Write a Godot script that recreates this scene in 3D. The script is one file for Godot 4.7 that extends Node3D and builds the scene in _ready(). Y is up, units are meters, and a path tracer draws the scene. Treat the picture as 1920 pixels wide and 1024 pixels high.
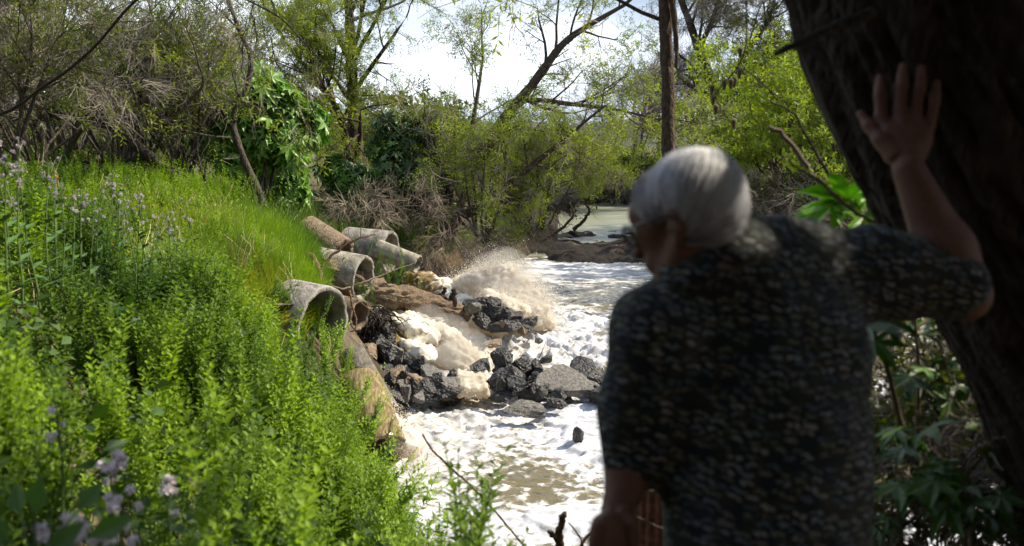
extends Node3D
# A rubble weir and broken culvert pipes on a foaming river, a man leaning on a tree in the shade.
# The camera stands at (0, 1.6, 0); X is to the right, «depth» D runs along -Z.

const FPX := 1884.0                 # focal length in pixels of a 1920 pixel wide frame
const CAM := Vector3(0, 1.6, 0)
const PITCH := 0.1278
var cam_f := Vector3(0, -sin(PITCH), -cos(PITCH))
var cam_u := Vector3(0, cos(PITCH), -sin(PITCH))
var taken := {}
var M := {}
var n1 := FastNoiseLite.new()
var n2 := FastNoiseLite.new()
var n3 := FastNoiseLite.new()
var rng := RandomNumberGenerator.new()


class MB:
	var v := PackedVector3Array()
	var u := PackedVector2Array()
	var c := PackedColorArray()
	var i := PackedInt32Array()
	func add(p: Vector3, uv: Vector2, col: Color) -> int:
		v.append(p)
		u.append(uv)
		c.append(col)
		return v.size() - 1
	func tri(a: int, b: int, d: int) -> void:
		i.append(a)
		i.append(b)
		i.append(d)
	func tube(pts: PackedVector3Array, r0: float, r1: float, sides: int, col: Color, tip := false, wob := 0.0, caps := false) -> void:
		var n := pts.size()
		var nv := Vector3.ZERO
		var start := v.size()
		var along := 0.0
		for k in n:
			var t: Vector3 = (pts[mini(k + 1, n - 1)] - pts[maxi(k - 1, 0)]).normalized()
			if k == 0:
				nv = t.cross(Vector3(0.31, 0.2, 0.93)).normalized()
			nv = (nv - t * nv.dot(t)).normalized()
			var bv := t.cross(nv)
			var r := lerpf(r0, r1, float(k) / (n - 1))
			if tip and k == n - 1:
				r = 0.0005
			if k > 0:
				along += pts[k].distance_to(pts[k - 1])
			for j in sides + 1:
				var a := TAU * j / sides
				var rr := r
				if wob > 0.0:
					rr *= 1.0 + wob * (sin(a * 2.0 + k * 1.7) * 0.5 + sin(a * 3.0 - k * 0.9) * 0.5)
				add(pts[k] + (nv * cos(a) + bv * sin(a)) * rr, Vector2(float(j) / sides * TAU * r0, along), col)
		var s1 := sides + 1
		for k in n - 1:
			for j in sides:
				var a := start + k * s1 + j
				tri(a, a + s1, a + 1)
				tri(a + 1, a + s1, a + s1 + 1)
		if caps:
			for e in 2:
				var m := add(pts[0] if e == 0 else pts[n - 1], Vector2.ZERO, col)
				var b := start if e == 0 else start + (n - 1) * s1
				for j in sides:
					if e == 0:
						tri(m, b + j, b + j + 1)
					else:
						tri(m, b + j + 1, b + j)
	func leaf(b: Vector3, dir: Vector3, side: Vector3, ln: float, w: float, fold: float, col: Color) -> void:
		var nrm := side.cross(dir)
		var m := b + dir * ln * 0.45
		var p0 := add(b, Vector2(0.5, 0), col)
		var p1 := add(m - side * w * 0.5 + nrm * fold * w, Vector2(0, 0.5), col)
		var p2 := add(b + dir * ln - nrm * fold * w, Vector2(0.5, 1), col)
		var p3 := add(m + side * w * 0.5 + nrm * fold * w, Vector2(1, 0.5), col)
		tri(p0, p1, p2)
		tri(p0, p2, p3)
	func quad(a: Vector3, b: Vector3, d: Vector3, e: Vector3, col: Color) -> void:
		var p0 := add(a, Vector2(0, 0), col)
		var p1 := add(b, Vector2(1, 0), col)
		var p2 := add(d, Vector2(1, 1), col)
		var p3 := add(e, Vector2(0, 1), col)
		tri(p0, p1, p2)
		tri(p0, p2, p3)
	func mesh(o := Vector3.ZERO, smooth := true) -> ArrayMesh:
		if o != Vector3.ZERO:
			for k in v.size():
				v[k] -= o
		var a := []
		a.resize(Mesh.ARRAY_MAX)
		if smooth:
			a[Mesh.ARRAY_VERTEX] = v
			a[Mesh.ARRAY_TEX_UV] = u
			a[Mesh.ARRAY_COLOR] = c
			a[Mesh.ARRAY_INDEX] = i
			var nn := PackedVector3Array()
			nn.resize(v.size())
			for k in range(0, i.size(), 3):
				var p := v[i[k]]
				var f := (v[i[k + 2]] - p).cross(v[i[k + 1]] - p)
				nn[i[k]] += f
				nn[i[k + 1]] += f
				nn[i[k + 2]] += f
			for k in nn.size():
				nn[k] = nn[k].normalized() if nn[k].length_squared() > 1e-20 else Vector3.UP
			a[Mesh.ARRAY_NORMAL] = nn
		else:
			a[Mesh.ARRAY_VERTEX] = v
			a[Mesh.ARRAY_TEX_UV] = u
			a[Mesh.ARRAY_COLOR] = c
			a[Mesh.ARRAY_INDEX] = i
		var m := ArrayMesh.new()
		m.add_surface_from_arrays(Mesh.PRIMITIVE_TRIANGLES, a)
		return m


# ---------------------------------------------------------------- helpers
func pt(sx: float, sy: float, d: float) -> Vector3:
	return CAM + cam_f * d + Vector3.RIGHT * ((sx - 960.0) / FPX * d) + cam_u * ((512.0 - sy) / FPX * d)

func pts_of(list: Array, d0: float, d1: float) -> PackedVector3Array:
	var o := PackedVector3Array()
	for k in list.size():
		o.append(pt(list[k][0], list[k][1], lerpf(d0, d1, float(k) / (list.size() - 1))))
	return o

func curve(p: PackedVector3Array, per := 4) -> PackedVector3Array:
	var o := PackedVector3Array()
	for k in p.size() - 1:
		for s in per:
			o.append(p[k].cubic_interpolate(p[k + 1], p[maxi(k - 1, 0)], p[mini(k + 2, p.size() - 1)], float(s) / per))
	o.append(p[p.size() - 1])
	return o

func numbered(called: String) -> String:
	var n: int = taken.get(called, 0)
	taken[called] = n + 1
	return called if n == 0 else "%s_%03d" % [called, n]

func tag(o: Node, label: String, category: String, group := "") -> void:
	o.set_meta("label", label)
	o.set_meta("category", category)
	if group != "":
		o.set_meta("group", group)

func thing(called: String, label: String, category: String, at := Vector3.ZERO, group := "") -> Node3D:
	var o := Node3D.new()
	o.name = numbered(called)
	o.position = at
	tag(o, label, category, group)
	add_child(o, true)
	return o

func part(called: String, m: Mesh, mt: Material, parent: Node) -> MeshInstance3D:
	var o := MeshInstance3D.new()
	o.name = called
	o.mesh = m
	o.material_override = mt
	parent.add_child(o, true)
	return o

func single(called: String, m: Mesh, mt: Material, at: Vector3, label: String, category: String, group := "") -> MeshInstance3D:
	var o := MeshInstance3D.new()
	o.name = numbered(called)
	o.mesh = m
	o.material_override = mt
	o.position = at
	tag(o, label, category, group)
	add_child(o, true)
	return o

func struct(called: String, m: Mesh, mt: Material, at := Vector3.ZERO) -> MeshInstance3D:
	var o := MeshInstance3D.new()
	o.name = numbered(called)
	o.mesh = m
	o.material_override = mt
	o.position = at
	o.set_meta("kind", "structure")
	o.set_meta("label", called.replace("_", " "))
	add_child(o, true)
	return o

func many(called: String, m: Mesh, mt: Material, where: Array, tint: Array, parent: Node) -> MultiMeshInstance3D:
	var mm := MultiMesh.new()
	mm.transform_format = MultiMesh.TRANSFORM_3D
	mm.use_colors = true
	mm.mesh = m
	mm.instance_count = where.size()
	for k in where.size():
		mm.set_instance_transform(k, where[k])
		mm.set_instance_color(k, tint[k])
	var o := MultiMeshInstance3D.new()
	o.name = called
	o.multimesh = mm
	o.material_override = mt
	o.set_meta("kind", "stuff")
	parent.add_child(o, true)
	return o

func rv(s := 1.0) -> Vector3:
	return Vector3(rng.randf_range(-s, s), rng.randf_range(-s, s), rng.randf_range(-s, s))

func facing(p: Vector3, y: Vector3, spin: float, s: float) -> Transform3D:
	var x := y.cross(Vector3(0.37, 0.11, 0.92))
	if x.length_squared() < 1e-4:
		x = Vector3.RIGHT
	x = x.normalized().rotated(y, spin)
	return Transform3D(Basis(x * s, y * s, x.cross(y) * s), p)

func lin(r: float, g: float, b: float) -> Color:
	return Color(r, g, b).linear_to_srgb()

func mat(col: Color, rough := 0.85, vcol := false) -> StandardMaterial3D:
	var m := StandardMaterial3D.new()
	m.albedo_color = col.linear_to_srgb()
	m.roughness = rough
	m.metallic_specular = 0.4
	m.vertex_color_use_as_albedo = vcol
	m.cull_mode = BaseMaterial3D.CULL_DISABLED
	return m

func ramp(freq: float, cols: Array, sd: int, kind := FastNoiseLite.TYPE_SIMPLEX_SMOOTH, side := 512, oct := 5, warp := 0.0) -> NoiseTexture2D:
	var n := FastNoiseLite.new()
	n.noise_type = kind
	n.frequency = freq
	n.seed = sd
	n.fractal_octaves = oct
	if warp > 0.0:
		n.domain_warp_enabled = true
		n.domain_warp_amplitude = warp
		n.domain_warp_frequency = freq * 2.0
	var t := NoiseTexture2D.new()
	t.width = side
	t.height = side
	t.seamless = true
	t.noise = n
	if cols.size():
		var g := Gradient.new()
		var off := PackedFloat32Array()
		var cc := PackedColorArray()
		for k in cols.size():
			off.append(cols[k][0])
			cc.append(Color(cols[k][1], cols[k][2], cols[k][3]).linear_to_srgb())
		g.offsets = off
		g.colors = cc
		t.color_ramp = g
	return t

func tri_mat(cols: Array, freq: float, scale: Vector3, rough: float, bump: float, sd: int, bump_freq := 0.03, vcol := false, world := false) -> StandardMaterial3D:
	var m := mat(Color.WHITE, rough, vcol)
	m.uv1_triplanar = true
	m.uv1_world_triplanar = world
	m.uv1_scale = scale
	m.albedo_texture = ramp(freq, cols, sd)
	if bump > 0.0:
		m.heightmap_enabled = true
		m.heightmap_scale = bump
		m.heightmap_texture = ramp(bump_freq, [], sd + 7, FastNoiseLite.TYPE_SIMPLEX_SMOOTH, 512, 6)
	return m

func table(t: Array, x: float, col: int) -> float:
	if x <= t[0][0]:
		return t[0][col]
	for k in t.size() - 1:
		if x < t[k + 1][0]:
			var f: float = (x - t[k][0]) / (t[k + 1][0] - t[k][0])
			return lerpf(t[k][col], t[k + 1][col], f)
	return t[t.size() - 1][col]


# ---------------------------------------------------------------- the lie of the land
# depth: brink of the left bank (x), its height there, how steeply it rises to the left, height of the top
var left_bank := [
	[-20.0, -2.0, 0.0, 0.2, 0.5], [0.0, -1.0, 0.0, 0.35, 0.7], [3.0, -0.8, -0.35, 0.75, 0.75], [5.0, -0.95, -0.85, 0.95, 0.75], [8.0, -1.65, -0.8, 1.0, 0.8],
	[9.6, -2.0, -0.65, 1.05, 0.85], [10.3, -2.3, -0.05, 0.8, 0.9], [12.0, -2.4, 0.1, 0.8, 0.9], [13.2, -2.75, 0.1, 0.8, 0.9], [14.5, -3.2, 0.0, 0.75, 0.8], [18.0, -3.3, -0.25, 0.6, 0.7],
	[20.5, -2.6, -0.5, 0.5, 0.6], [23.0, -1.4, -0.7, 0.4, 0.4], [26.0, 0.1, -0.95, 0.3, 0.0], [30.0, 1.2, -1.0, 0.2, -0.3], [46.0, 2.0, -1.0, 0.2, -0.3], [70.0, 2.0, -0.9, 0.2, 0.2], [2000.0, 2.4, -0.9, 0.4, 0.3]]
var right_bank := [[0.0, 16.0], [12.0, 15.0], [20.0, 12.0], [25.0, 8.0], [30.0, 7.0], [45.0, 6.5], [2000.0, 6.5]]

func land(x: float, d: float) -> float:
	var xl := table(left_bank, d, 1)
	var e := table(left_bank, d, 2)
	var s := x - xl
	var h := -2.4
	if s < 0.0:
		var top := table(left_bank, d, 4)
		var rise := top - e
		h = e + rise * (1.0 - exp(s * table(left_bank, d, 3) * 1.25 / maxf(rise, 0.2)))
	else:
		h = e - s * 1.5
	var sr := table(right_bank, d, 1) - x
	h = maxf(h, -0.8 - sr * 1.2 if sr > 0.0 else -0.8 + minf(-sr * 0.35, 1.1))
	var sn := d - (3.1 + 0.25 * sin(x * 1.3))
	h = maxf(h, -0.25 - sn * 0.95 if sn > 0.0 else minf(0.0, -0.25 - sn * 0.25))
	var sf := 48.0 + sin(x * 0.2) * 2.0 - d
	h = maxf(h, -0.85 - sf * 0.5 if sf > 0.0 else -0.85 + minf(-sf * 0.09, 1.2))
	# the mud flat between the pool and the river behind it
	if d > 23.0 and d < 36.0:
		var q := 1.0 - absf(d - 28.6) / 4.6
		var lump := n1.get_noise_2d(x * 14.0, d * 14.0) * 0.34 + n1.get_noise_2d(x * 55.0, d * 40.0) * 0.16
		h = maxf(h, -1.62 + 0.5 * sqrt(maxf(q, 0.0)) + lump * minf(1.0, maxf(0.0, q * 2.5)))
	h = maxf(h, -2.4)
	h += 4.0 * smoothstep(-1.5, -7.0, d)              # unseen rise behind the viewpoint, added to block sky light from the man
	h += 3.0 * smoothstep(-5.5, -10.0, x) * smoothstep(5.0, 1.0, d)  # same added rise at the unseen left rear, keeping the man dark
	h += n1.get_noise_2d(x * 22.0, d * 22.0) * 0.07 + n1.get_noise_2d(x * 90.0 + 40.0, d * 90.0) * 0.025
	return h

func on(x: float, d: float) -> Vector3:
	return Vector3(x, land(x, d), -d)

func level(d: float) -> float:
	return -1.6 + 0.26 * smoothstep(12.3, 13.2, d) + 0.1 * smoothstep(24.0, 30.0, d)

func ticks(stops: Array) -> PackedFloat32Array:
	# stops: [from, to, step] runs laid end to end
	var o := PackedFloat32Array()
	for s in stops:
		var n := maxi(1, int(round((s[1] - s[0]) / s[2])))
		for k in n:
			o.append(lerpf(s[0], s[1], float(k) / n))
	o.append(stops[stops.size() - 1][1])
	return o

func sheet(xs: PackedFloat32Array, ds: PackedFloat32Array, fn: Callable) -> MB:
	# fn(x, d) -> [height, colour, uv]
	var mb := MB.new()
	for d in ds:
		for x in xs:
			var r = fn.call(x, d)
			mb.add(Vector3(x, r[0], -d), r[2], r[1])
	var w := xs.size()
	for j in ds.size() - 1:
		for k in w - 1:
			var a := j * w + k
			mb.tri(a, a + w, a + 1)
			mb.tri(a + 1, a + w, a + w + 1)
	return mb


# ---------------------------------------------------------------- bodies from bones: a smooth union meshed by surface nets
# a bone: [a, b, radius a, radius b, (flat axis, flat factor)]
func nets(bones: Array, k: float, cell: float, mb: MB, col: Color, cut = null) -> void:
	var lo := Vector3(1e9, 1e9, 1e9)
	var hi := -lo
	for b in bones:
		var r := maxf(b[2], b[3]) + cell * 3.0
		for e in 2:
			var p: Vector3 = b[e]
			lo = lo.min(p - Vector3(r, r, r))
			hi = hi.max(p + Vector3(r, r, r))
	var nx := int((hi.x - lo.x) / cell) + 2
	var ny := int((hi.y - lo.y) / cell) + 2
	var nz := int((hi.z - lo.z) / cell) + 2
	var f := PackedFloat32Array()
	f.resize(nx * ny * nz)
	f.fill(1.0)
	for b in bones:
		var a: Vector3 = b[0]
		var e: Vector3 = b[1]
		var ra: float = b[2]
		var rb: float = b[3]
		var flat: bool = b.size() > 4
		var ax: Vector3 = b[4] if flat else Vector3.UP
		var ff: float = 1.0 / b[5] - 1.0 if flat else 0.0
		var ba := e - a
		ba += ax * (ba.dot(ax) * ff)
		var bb := maxf(ba.length_squared(), 1e-9)
		var m := maxf(ra, rb) + k + cell * 2.0
		var l := (a.min(e) - Vector3(m, m, m) - lo) / cell
		var h := (a.max(e) + Vector3(m, m, m) - lo) / cell
		for z in range(maxi(0, int(l.z)), mini(nz, int(h.z) + 2)):
			for y in range(maxi(0, int(l.y)), mini(ny, int(h.y) + 2)):
				var at := (z * ny + y) * nx
				for x in range(maxi(0, int(l.x)), mini(nx, int(h.x) + 2)):
					var pa := Vector3(lo.x + x * cell - a.x, lo.y + y * cell - a.y, lo.z + z * cell - a.z)
					if flat:
						pa += ax * (pa.dot(ax) * ff)
					var t := clampf(pa.dot(ba) / bb, 0.0, 1.0)
					var d := (pa - ba * t).length() - ra - (rb - ra) * t
					var o := f[at + x]
					var q := maxf(k - absf(d - o), 0.0) / k
					f[at + x] = minf(d, o) - q * q * k * 0.25
	if cut != null:
		for z in nz:
			for y in ny:
				for x in nx:
					var p := lo + Vector3(x, y, z) * cell
					f[(z * ny + y) * nx + x] = maxf(f[(z * ny + y) * nx + x], cut.call(p))
	var ids := PackedInt32Array()
	ids.resize(nx * ny * nz)
	ids.fill(-1)
	var sy := nx
	var sz := nx * ny
	var off := PackedInt32Array([0, 1, sy, sy + 1, sz, sz + 1, sz + sy, sz + sy + 1])
	var ea := PackedInt32Array([0, 2, 4, 6, 0, 1, 4, 5, 0, 1, 2, 3])
	var eb := PackedInt32Array([1, 3, 5, 7, 2, 3, 6, 7, 4, 5, 6, 7])
	for z in nz - 1:
		for y in ny - 1:
			var at := z * sz + y * sy
			for x in nx - 1:
				var q := at + x
				var s := 0
				for c in 8:
					if f[q + off[c]] < 0.0:
						s += 1
				if s == 0 or s == 8:
					continue
				var sum := Vector3.ZERO
				var cnt := 0
				for n in 12:
					var va := f[q + off[ea[n]]]
					var vb := f[q + off[eb[n]]]
					if (va < 0.0) != (vb < 0.0):
						var t := va / (va - vb)
						var ca := ea[n]
						var cb := eb[n]
						sum += Vector3(lerpf(ca & 1, cb & 1, t), lerpf((ca >> 1) & 1, (cb >> 1) & 1, t), lerpf(ca >> 2, cb >> 2, t))
						cnt += 1
				var p := lo + (Vector3(x, y, z) + sum / cnt) * cell
				ids[q] = mb.add(p, Vector2(p.x, p.y), col)
	for z in range(1, nz - 1):
		for y in range(1, ny - 1):
			for x in range(1, nx - 1):
				var q := z * sz + y * sy + x
				var here := f[q] < 0.0
				for ax in 3:
					var st: int = [1, sy, sz][ax]
					if (f[q + st] < 0.0) == here:
						continue
					var s1: int = [sy, sz, 1][ax]
					var s2: int = [sz, 1, sy][ax]
					var a := ids[q - s1 - s2]
					var b := ids[q - s2]
					var c := ids[q]
					var e := ids[q - s1]
					if a < 0 or b < 0 or c < 0 or e < 0:
						continue
					if here:
						mb.tri(a, c, b)
						mb.tri(a, e, c)
					else:
						mb.tri(a, b, c)
						mb.tri(a, c, e)

func normals_of(mb: MB) -> PackedVector3Array:
	var nn := PackedVector3Array()
	nn.resize(mb.v.size())
	for k in range(0, mb.i.size(), 3):
		var p := mb.v[mb.i[k]]
		var f := (mb.v[mb.i[k + 2]] - p).cross(mb.v[mb.i[k + 1]] - p)
		for e in 3:
			nn[mb.i[k + e]] += f
	for k in nn.size():
		nn[k] = nn[k].normalized()
	return nn

func _ready() -> void:
	n1.noise_type = FastNoiseLite.TYPE_SIMPLEX_SMOOTH
	n1.frequency = 0.02
	n1.fractal_octaves = 3
	n1.seed = 5
	n2.noise_type = FastNoiseLite.TYPE_SIMPLEX
	n2.frequency = 0.5
	n2.fractal_octaves = 4
	n2.seed = 11
	n3.noise_type = FastNoiseLite.TYPE_SIMPLEX
	n3.frequency = 1.0
	n3.fractal_octaves = 2
	n3.seed = 23

	# ---- camera
	var cam := Camera3D.new()
	cam.name = "camera"
	cam.position = CAM
	cam.rotation = Vector3(-PITCH, 0, 0)
	var attr := CameraAttributesPhysical.new()
	attr.frustum_focal_length = 44.15
	attr.frustum_focus_distance = 12.6
	attr.exposure_aperture = 4.0
	attr.frustum_near = 0.05
	attr.frustum_far = 4000.0
	cam.attributes = attr
	cam.fov = rad_to_deg(2.0 * atan(512.0 / FPX))
	cam.near = 0.05
	cam.far = 4000.0
	cam.current = true
	add_child(cam)

	# ---- sky, sun, exposure
	var sky := ProceduralSkyMaterial.new()
	sky.sky_top_color = Color(0.42, 0.56, 0.78)
	sky.sky_horizon_color = Color(0.80, 0.87, 0.95)
	sky.sky_curve = 0.22
	sky.ground_bottom_color = Color(0.2, 0.2, 0.16)
	sky.ground_horizon_color = Color(0.55, 0.58, 0.55)
	sky.sun_angle_max = 60.0
	sky.sun_curve = 0.15
	sky.sky_energy_multiplier = 1.0
	sky.sky_cover = cloud_cover()
	var sk := Sky.new()
	sk.sky_material = sky
	var env := Environment.new()
	env.background_mode = Environment.BG_SKY
	env.sky = sk
	env.background_energy_multiplier = 0.55
	env.volumetric_fog_enabled = true                   # only for the mist over the waves
	env.volumetric_fog_density = 0.0
	env.tonemap_mode = Environment.TONE_MAPPER_LINEAR
	env.tonemap_exposure = 1.85
	env.sdfgi_enabled = true
	env.ssao_enabled = true
	env.ssil_enabled = true
	var we := WorldEnvironment.new()
	we.name = "environment"
	we.environment = env
	add_child(we)
	var sun := DirectionalLight3D.new()
	sun.name = "sun"
	sun.light_energy = 1.6
	sun.light_color = Color(1.0, 0.95, 0.86)
	sun.light_angular_distance = 0.5
	sun.shadow_enabled = true
	var az := deg_to_rad(75.0)
	var el := deg_to_rad(47.0)
	sun.look_at_from_position(Vector3(sin(az) * cos(el), sin(el), -cos(az) * cos(el)), Vector3.ZERO)
	add_child(sun)

	materials()
	build_ground()
	build_water()
	build_hill()
	build_trees()
	build_pipes()
	build_rocks()
	build_log()
	build_splash()
	build_bank_plants()
	build_right_plants()
	build_big_tree()
	build_person()


func cloud_cover() -> ImageTexture:
	# thin bright veil over most of the sky, breaking up into blue here and there
	var w := 1024
	var h := 512
	var n := FastNoiseLite.new()
	n.noise_type = FastNoiseLite.TYPE_SIMPLEX_SMOOTH
	n.frequency = 1.3
	n.fractal_octaves = 5
	n.seed = 3
	var im := Image.create(w, h, false, Image.FORMAT_RGBAF)
	for y in h:
		var el := (0.5 - (y + 0.5) / h) * PI
		if el < -0.05:
			continue
		for x in w:
			var a := (x + 0.5) / w * TAU
			var p := Vector3(cos(el) * sin(a), sin(el) * 2.2, cos(el) * cos(a))
			var q := n.get_noise_3dv(p * 1.4)
			var f := smoothstep(-0.30, 0.22, q)
			im.set_pixel(x, y, Color(1.0, 0.985, 0.96, f * 0.95))
	return ImageTexture.create_from_image(im)


func materials() -> void:
	M.ground = tri_mat([[0.0, 0.035, 0.026, 0.016], [0.45, 0.075, 0.056, 0.034], [0.7, 0.12, 0.09, 0.055], [1.0, 0.2, 0.16, 0.1]], 0.02, Vector3(0.7, 0.7, 0.7), 0.95, 2.5, 31, 0.03, true, true)
	M.mud = M.ground
	M.concrete = tri_mat([[0.0, 0.06, 0.055, 0.045], [0.3, 0.14, 0.128, 0.11], [0.5, 0.23, 0.213, 0.185], [0.68, 0.29, 0.27, 0.24], [1.0, 0.42, 0.40, 0.36]], 0.014, Vector3(0.9, 0.9, 0.9), 0.9, 0.9, 41, 0.06, true)
	M.wet_concrete = tri_mat([[0.0, 0.05, 0.036, 0.016], [0.4, 0.14, 0.10, 0.042], [0.7, 0.27, 0.2, 0.095], [1.0, 0.5, 0.42, 0.28]], 0.016, Vector3(3.0, 0.7, 0.9), 0.12, 0.5, 43, 0.03)
	M.rock_dark = tri_mat([[0.0, 0.012, 0.012, 0.012], [0.5, 0.035, 0.034, 0.033], [1.0, 0.085, 0.08, 0.075]], 0.02, Vector3(1.4, 1.4, 1.4), 0.42, 2.5, 51, 0.035)
	M.rock_grey = tri_mat([[0.0, 0.05, 0.047, 0.043], [0.45, 0.115, 0.108, 0.098], [1.0, 0.26, 0.245, 0.22]], 0.025, Vector3(1.5, 1.5, 1.5), 0.8, 1.6, 53, 0.06)
	M.rock_brown = tri_mat([[0.0, 0.06, 0.042, 0.026], [0.5, 0.16, 0.115, 0.075], [1.0, 0.3, 0.23, 0.16]], 0.02, Vector3(1.4, 1.4, 1.4), 0.75, 1.6, 55, 0.05)
	M.bark = tri_mat([[0.0, 0.022, 0.017, 0.013], [0.5, 0.06, 0.047, 0.036], [1.0, 0.13, 0.105, 0.085]], 0.03, Vector3(2.2, 0.7, 2.2), 0.92, 2.0, 61, 0.04, true)
	M.bark_big = tri_mat([[0.0, 0.009, 0.007, 0.006], [0.5, 0.027, 0.021, 0.016], [1.0, 0.075, 0.06, 0.046]], 0.03, Vector3(2.6, 0.9, 2.6), 0.95, 2.2, 63, 0.04)
	M.twig = mat(Color(0.15, 0.115, 0.09), 0.9, true)
	M.log = tri_mat([[0.0, 0.05, 0.035, 0.024], [0.5, 0.13, 0.096, 0.068], [1.0, 0.26, 0.2, 0.15]], 0.03, Vector3(1.4, 1.4, 1.4), 0.85, 1.6, 65, 0.05)
	var lf := mat(Color(1, 1, 1), 0.5, true)
	lf.backlight_enabled = true
	lf.backlight = Color(1.0, 1.0, 0.42)
	M.leaf = lf
	var gl := mat(Color(1, 1, 1), 0.42, true)
	gl.backlight_enabled = true
	gl.backlight = Color(0.55, 0.7, 0.3)
	M.glossy_leaf = gl
	M.flower = mat(Color(1, 1, 1), 0.7, true)
	M.flower.backlight_enabled = true
	M.flower.backlight = Color(0.6, 0.55, 0.6)
	M.flower_green = mat(Color(1, 1, 1), 0.6, true)
	M.drop = mat(Color(0.95, 0.945, 0.93), 0.5, true)
	M.drop.backlight_enabled = true
	M.drop.backlight = Color(1.0, 0.97, 0.9)


func build_ground() -> void:
	var xs := ticks([[-1500.0, -300.0, 300.0], [-300.0, -60.0, 40.0], [-60.0, -16.0, 4.0], [-16.0, -7.0, 0.5], [-7.0, 7.0, 0.1], [7.0, 16.0, 0.5], [16.0, 60.0, 4.0], [60.0, 300.0, 40.0], [300.0, 1500.0, 300.0]])
	var ds := ticks([[-300.0, -30.0, 30.0], [-30.0, -2.0, 2.0], [-2.0, 1.0, 0.3], [1.0, 16.0, 0.12], [16.0, 34.0, 0.16], [34.0, 60.0, 1.0], [60.0, 200.0, 12.0], [200.0, 1800.0, 160.0]])
	var mb := sheet(xs, ds, func(x: float, d: float) -> Array:
		var h := land(x, d)
		var c := Color(1, 1, 1)
		if d > 22.0 and d < 38.0 and x > -1.5 and h < -0.6:
			c = Color(0.11, 0.105, 0.105)                      # black river mud
			if n1.get_noise_2d(x * 20.0 + 300.0, d * 26.0) > 0.2 and h > -1.2:
				c = Color(0.7, 0.62, 0.58)                     # dried crust
		elif h < -0.9:
			c = Color(0.45, 0.42, 0.4)                       # wet earth near the water
		elif d > 40.0 and x < 2.0:
			c = Color(2.2, 2.1, 1.7) if n1.get_noise_2d(x * 1.5, d * 3.0) > 0.0 else Color(0.9, 1.3, 0.5)
		elif d > 10.0 and d < 13.5 and x > -3.2 and h > -0.3:
			c = Color(1.9, 1.5, 1.1)                         # dry earth of the grassy mound
		return [h, c, Vector2(x, d)])
	struct("ground", mb.mesh(), M.ground)


# ---------------------------------------------------------------- water
func pool_maps(x0: float, x1: float, d0: float, d1: float, w: int, h: int, cover: Callable, sd: int, lace: float, drawn: float) -> Array:
	# how much foam lies where is a coarse map; its lace comes from cell noise that is drawn out by a warp
	var cw := 128
	var ch := 128
	var coarse := Image.create(cw, ch, false, Image.FORMAT_RGF)
	for y in ch:
		for x in cw:
			var v = cover.call(lerpf(x0, x1, (x + 0.5) / cw), lerpf(d0, d1, (y + 0.5) / ch))
			coarse.set_pixel(x, y, Color(v.x, v.y, 0))
	coarse.resize(w, h, Image.INTERPOLATE_BILINEAR)
	var cb := coarse.get_data().to_float32_array()
	var cell := FastNoiseLite.new()
	cell.noise_type = FastNoiseLite.TYPE_CELLULAR
	cell.cellular_return_type = FastNoiseLite.RETURN_DISTANCE2_SUB
	cell.frequency = lace
	cell.seed = sd
	cell.fractal_octaves = 3
	cell.domain_warp_enabled = true
	cell.domain_warp_amplitude = 0.55 / lace
	cell.domain_warp_frequency = lace * 0.6
	cell.domain_warp_fractal_octaves = 3
	# the veins are drawn out along the current
	var a := cell.get_image(int(w / drawn), h, false, false, true)
	a.convert(Image.FORMAT_L8)
	a.resize(w, h, Image.INTERPOLATE_CUBIC)
	cell.frequency = lace * 2.6
	cell.domain_warp_amplitude = 0.3 / lace
	var a2 := cell.get_image(int(w / drawn), h, false, false, true)
	a2.convert(Image.FORMAT_L8)
	a2.resize(w, h, Image.INTERPOLATE_CUBIC)
	var ab2 := a2.get_data()
	var ab := a.get_data()
	var sm := FastNoiseLite.new()
	sm.noise_type = FastNoiseLite.TYPE_SIMPLEX
	sm.frequency = lace * 0.8
	sm.fractal_octaves = 6
	sm.seed = sd + 3
	var b := sm.get_image(int(w / drawn), h, false, false, true)
	b.convert(Image.FORMAT_L8)
	b.resize(w, h, Image.INTERPOLATE_CUBIC)
	var bb := b.get_data()
	var out := PackedByteArray()
	out.resize(w * h * 3)
	var two := PackedByteArray()
	two.resize(w * h * 3)
	var k3 := 0
	for k in w * h:
		var cv := cb[k * 2]
		var tan_ := cb[k * 2 + 1]
		var l := 1.0 - minf(ab[k], ab2[k] + 34) / 255.0
		var s := bb[k] / 255.0
		# veins of the lace, filled in where there is much foam
		var f := clampf((l * 0.62 + s * 0.62 - 1.12 + cv * 1.0) * 2.6, 0.0, 1.0)
		f = f * f * (3.0 - 2.0 * f)
		var thin := clampf((s - 0.35) * 1.5, 0.0, 1.0) * 0.3 * cv
		f = maxf(f, thin)
		var ti := clampf(tan_ * (1.5 - s * 1.2), 0.0, 1.0)
		var sh := 0.80 + s * 0.38
		# values are sRGB bytes: dark olive water, cream and white foam
		var r := lerpf(96.0, lerpf(180.0, 176.0, ti) * sh, f)
		var g := lerpf(88.0, lerpf(182.0, 160.0, ti) * sh, f)
		var bl := lerpf(62.0, lerpf(188.0, 124.0, ti) * sh, f)
		out[k3] = int(r)
		out[k3 + 1] = int(g)
		out[k3 + 2] = int(bl)
		two[k3] = int(clampf(f * 0.3 + s * 0.35 + l * 0.3, 0.0, 1.0) * 255.0)
		two[k3 + 1] = int(lerpf(22.0, 190.0, f))
		k3 += 3
	return [ImageTexture.create_from_image(Image.create_from_data(w, h, false, Image.FORMAT_RGB8, out)), ImageTexture.create_from_image(Image.create_from_data(w, h, false, Image.FORMAT_RGB8, two))]

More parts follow.
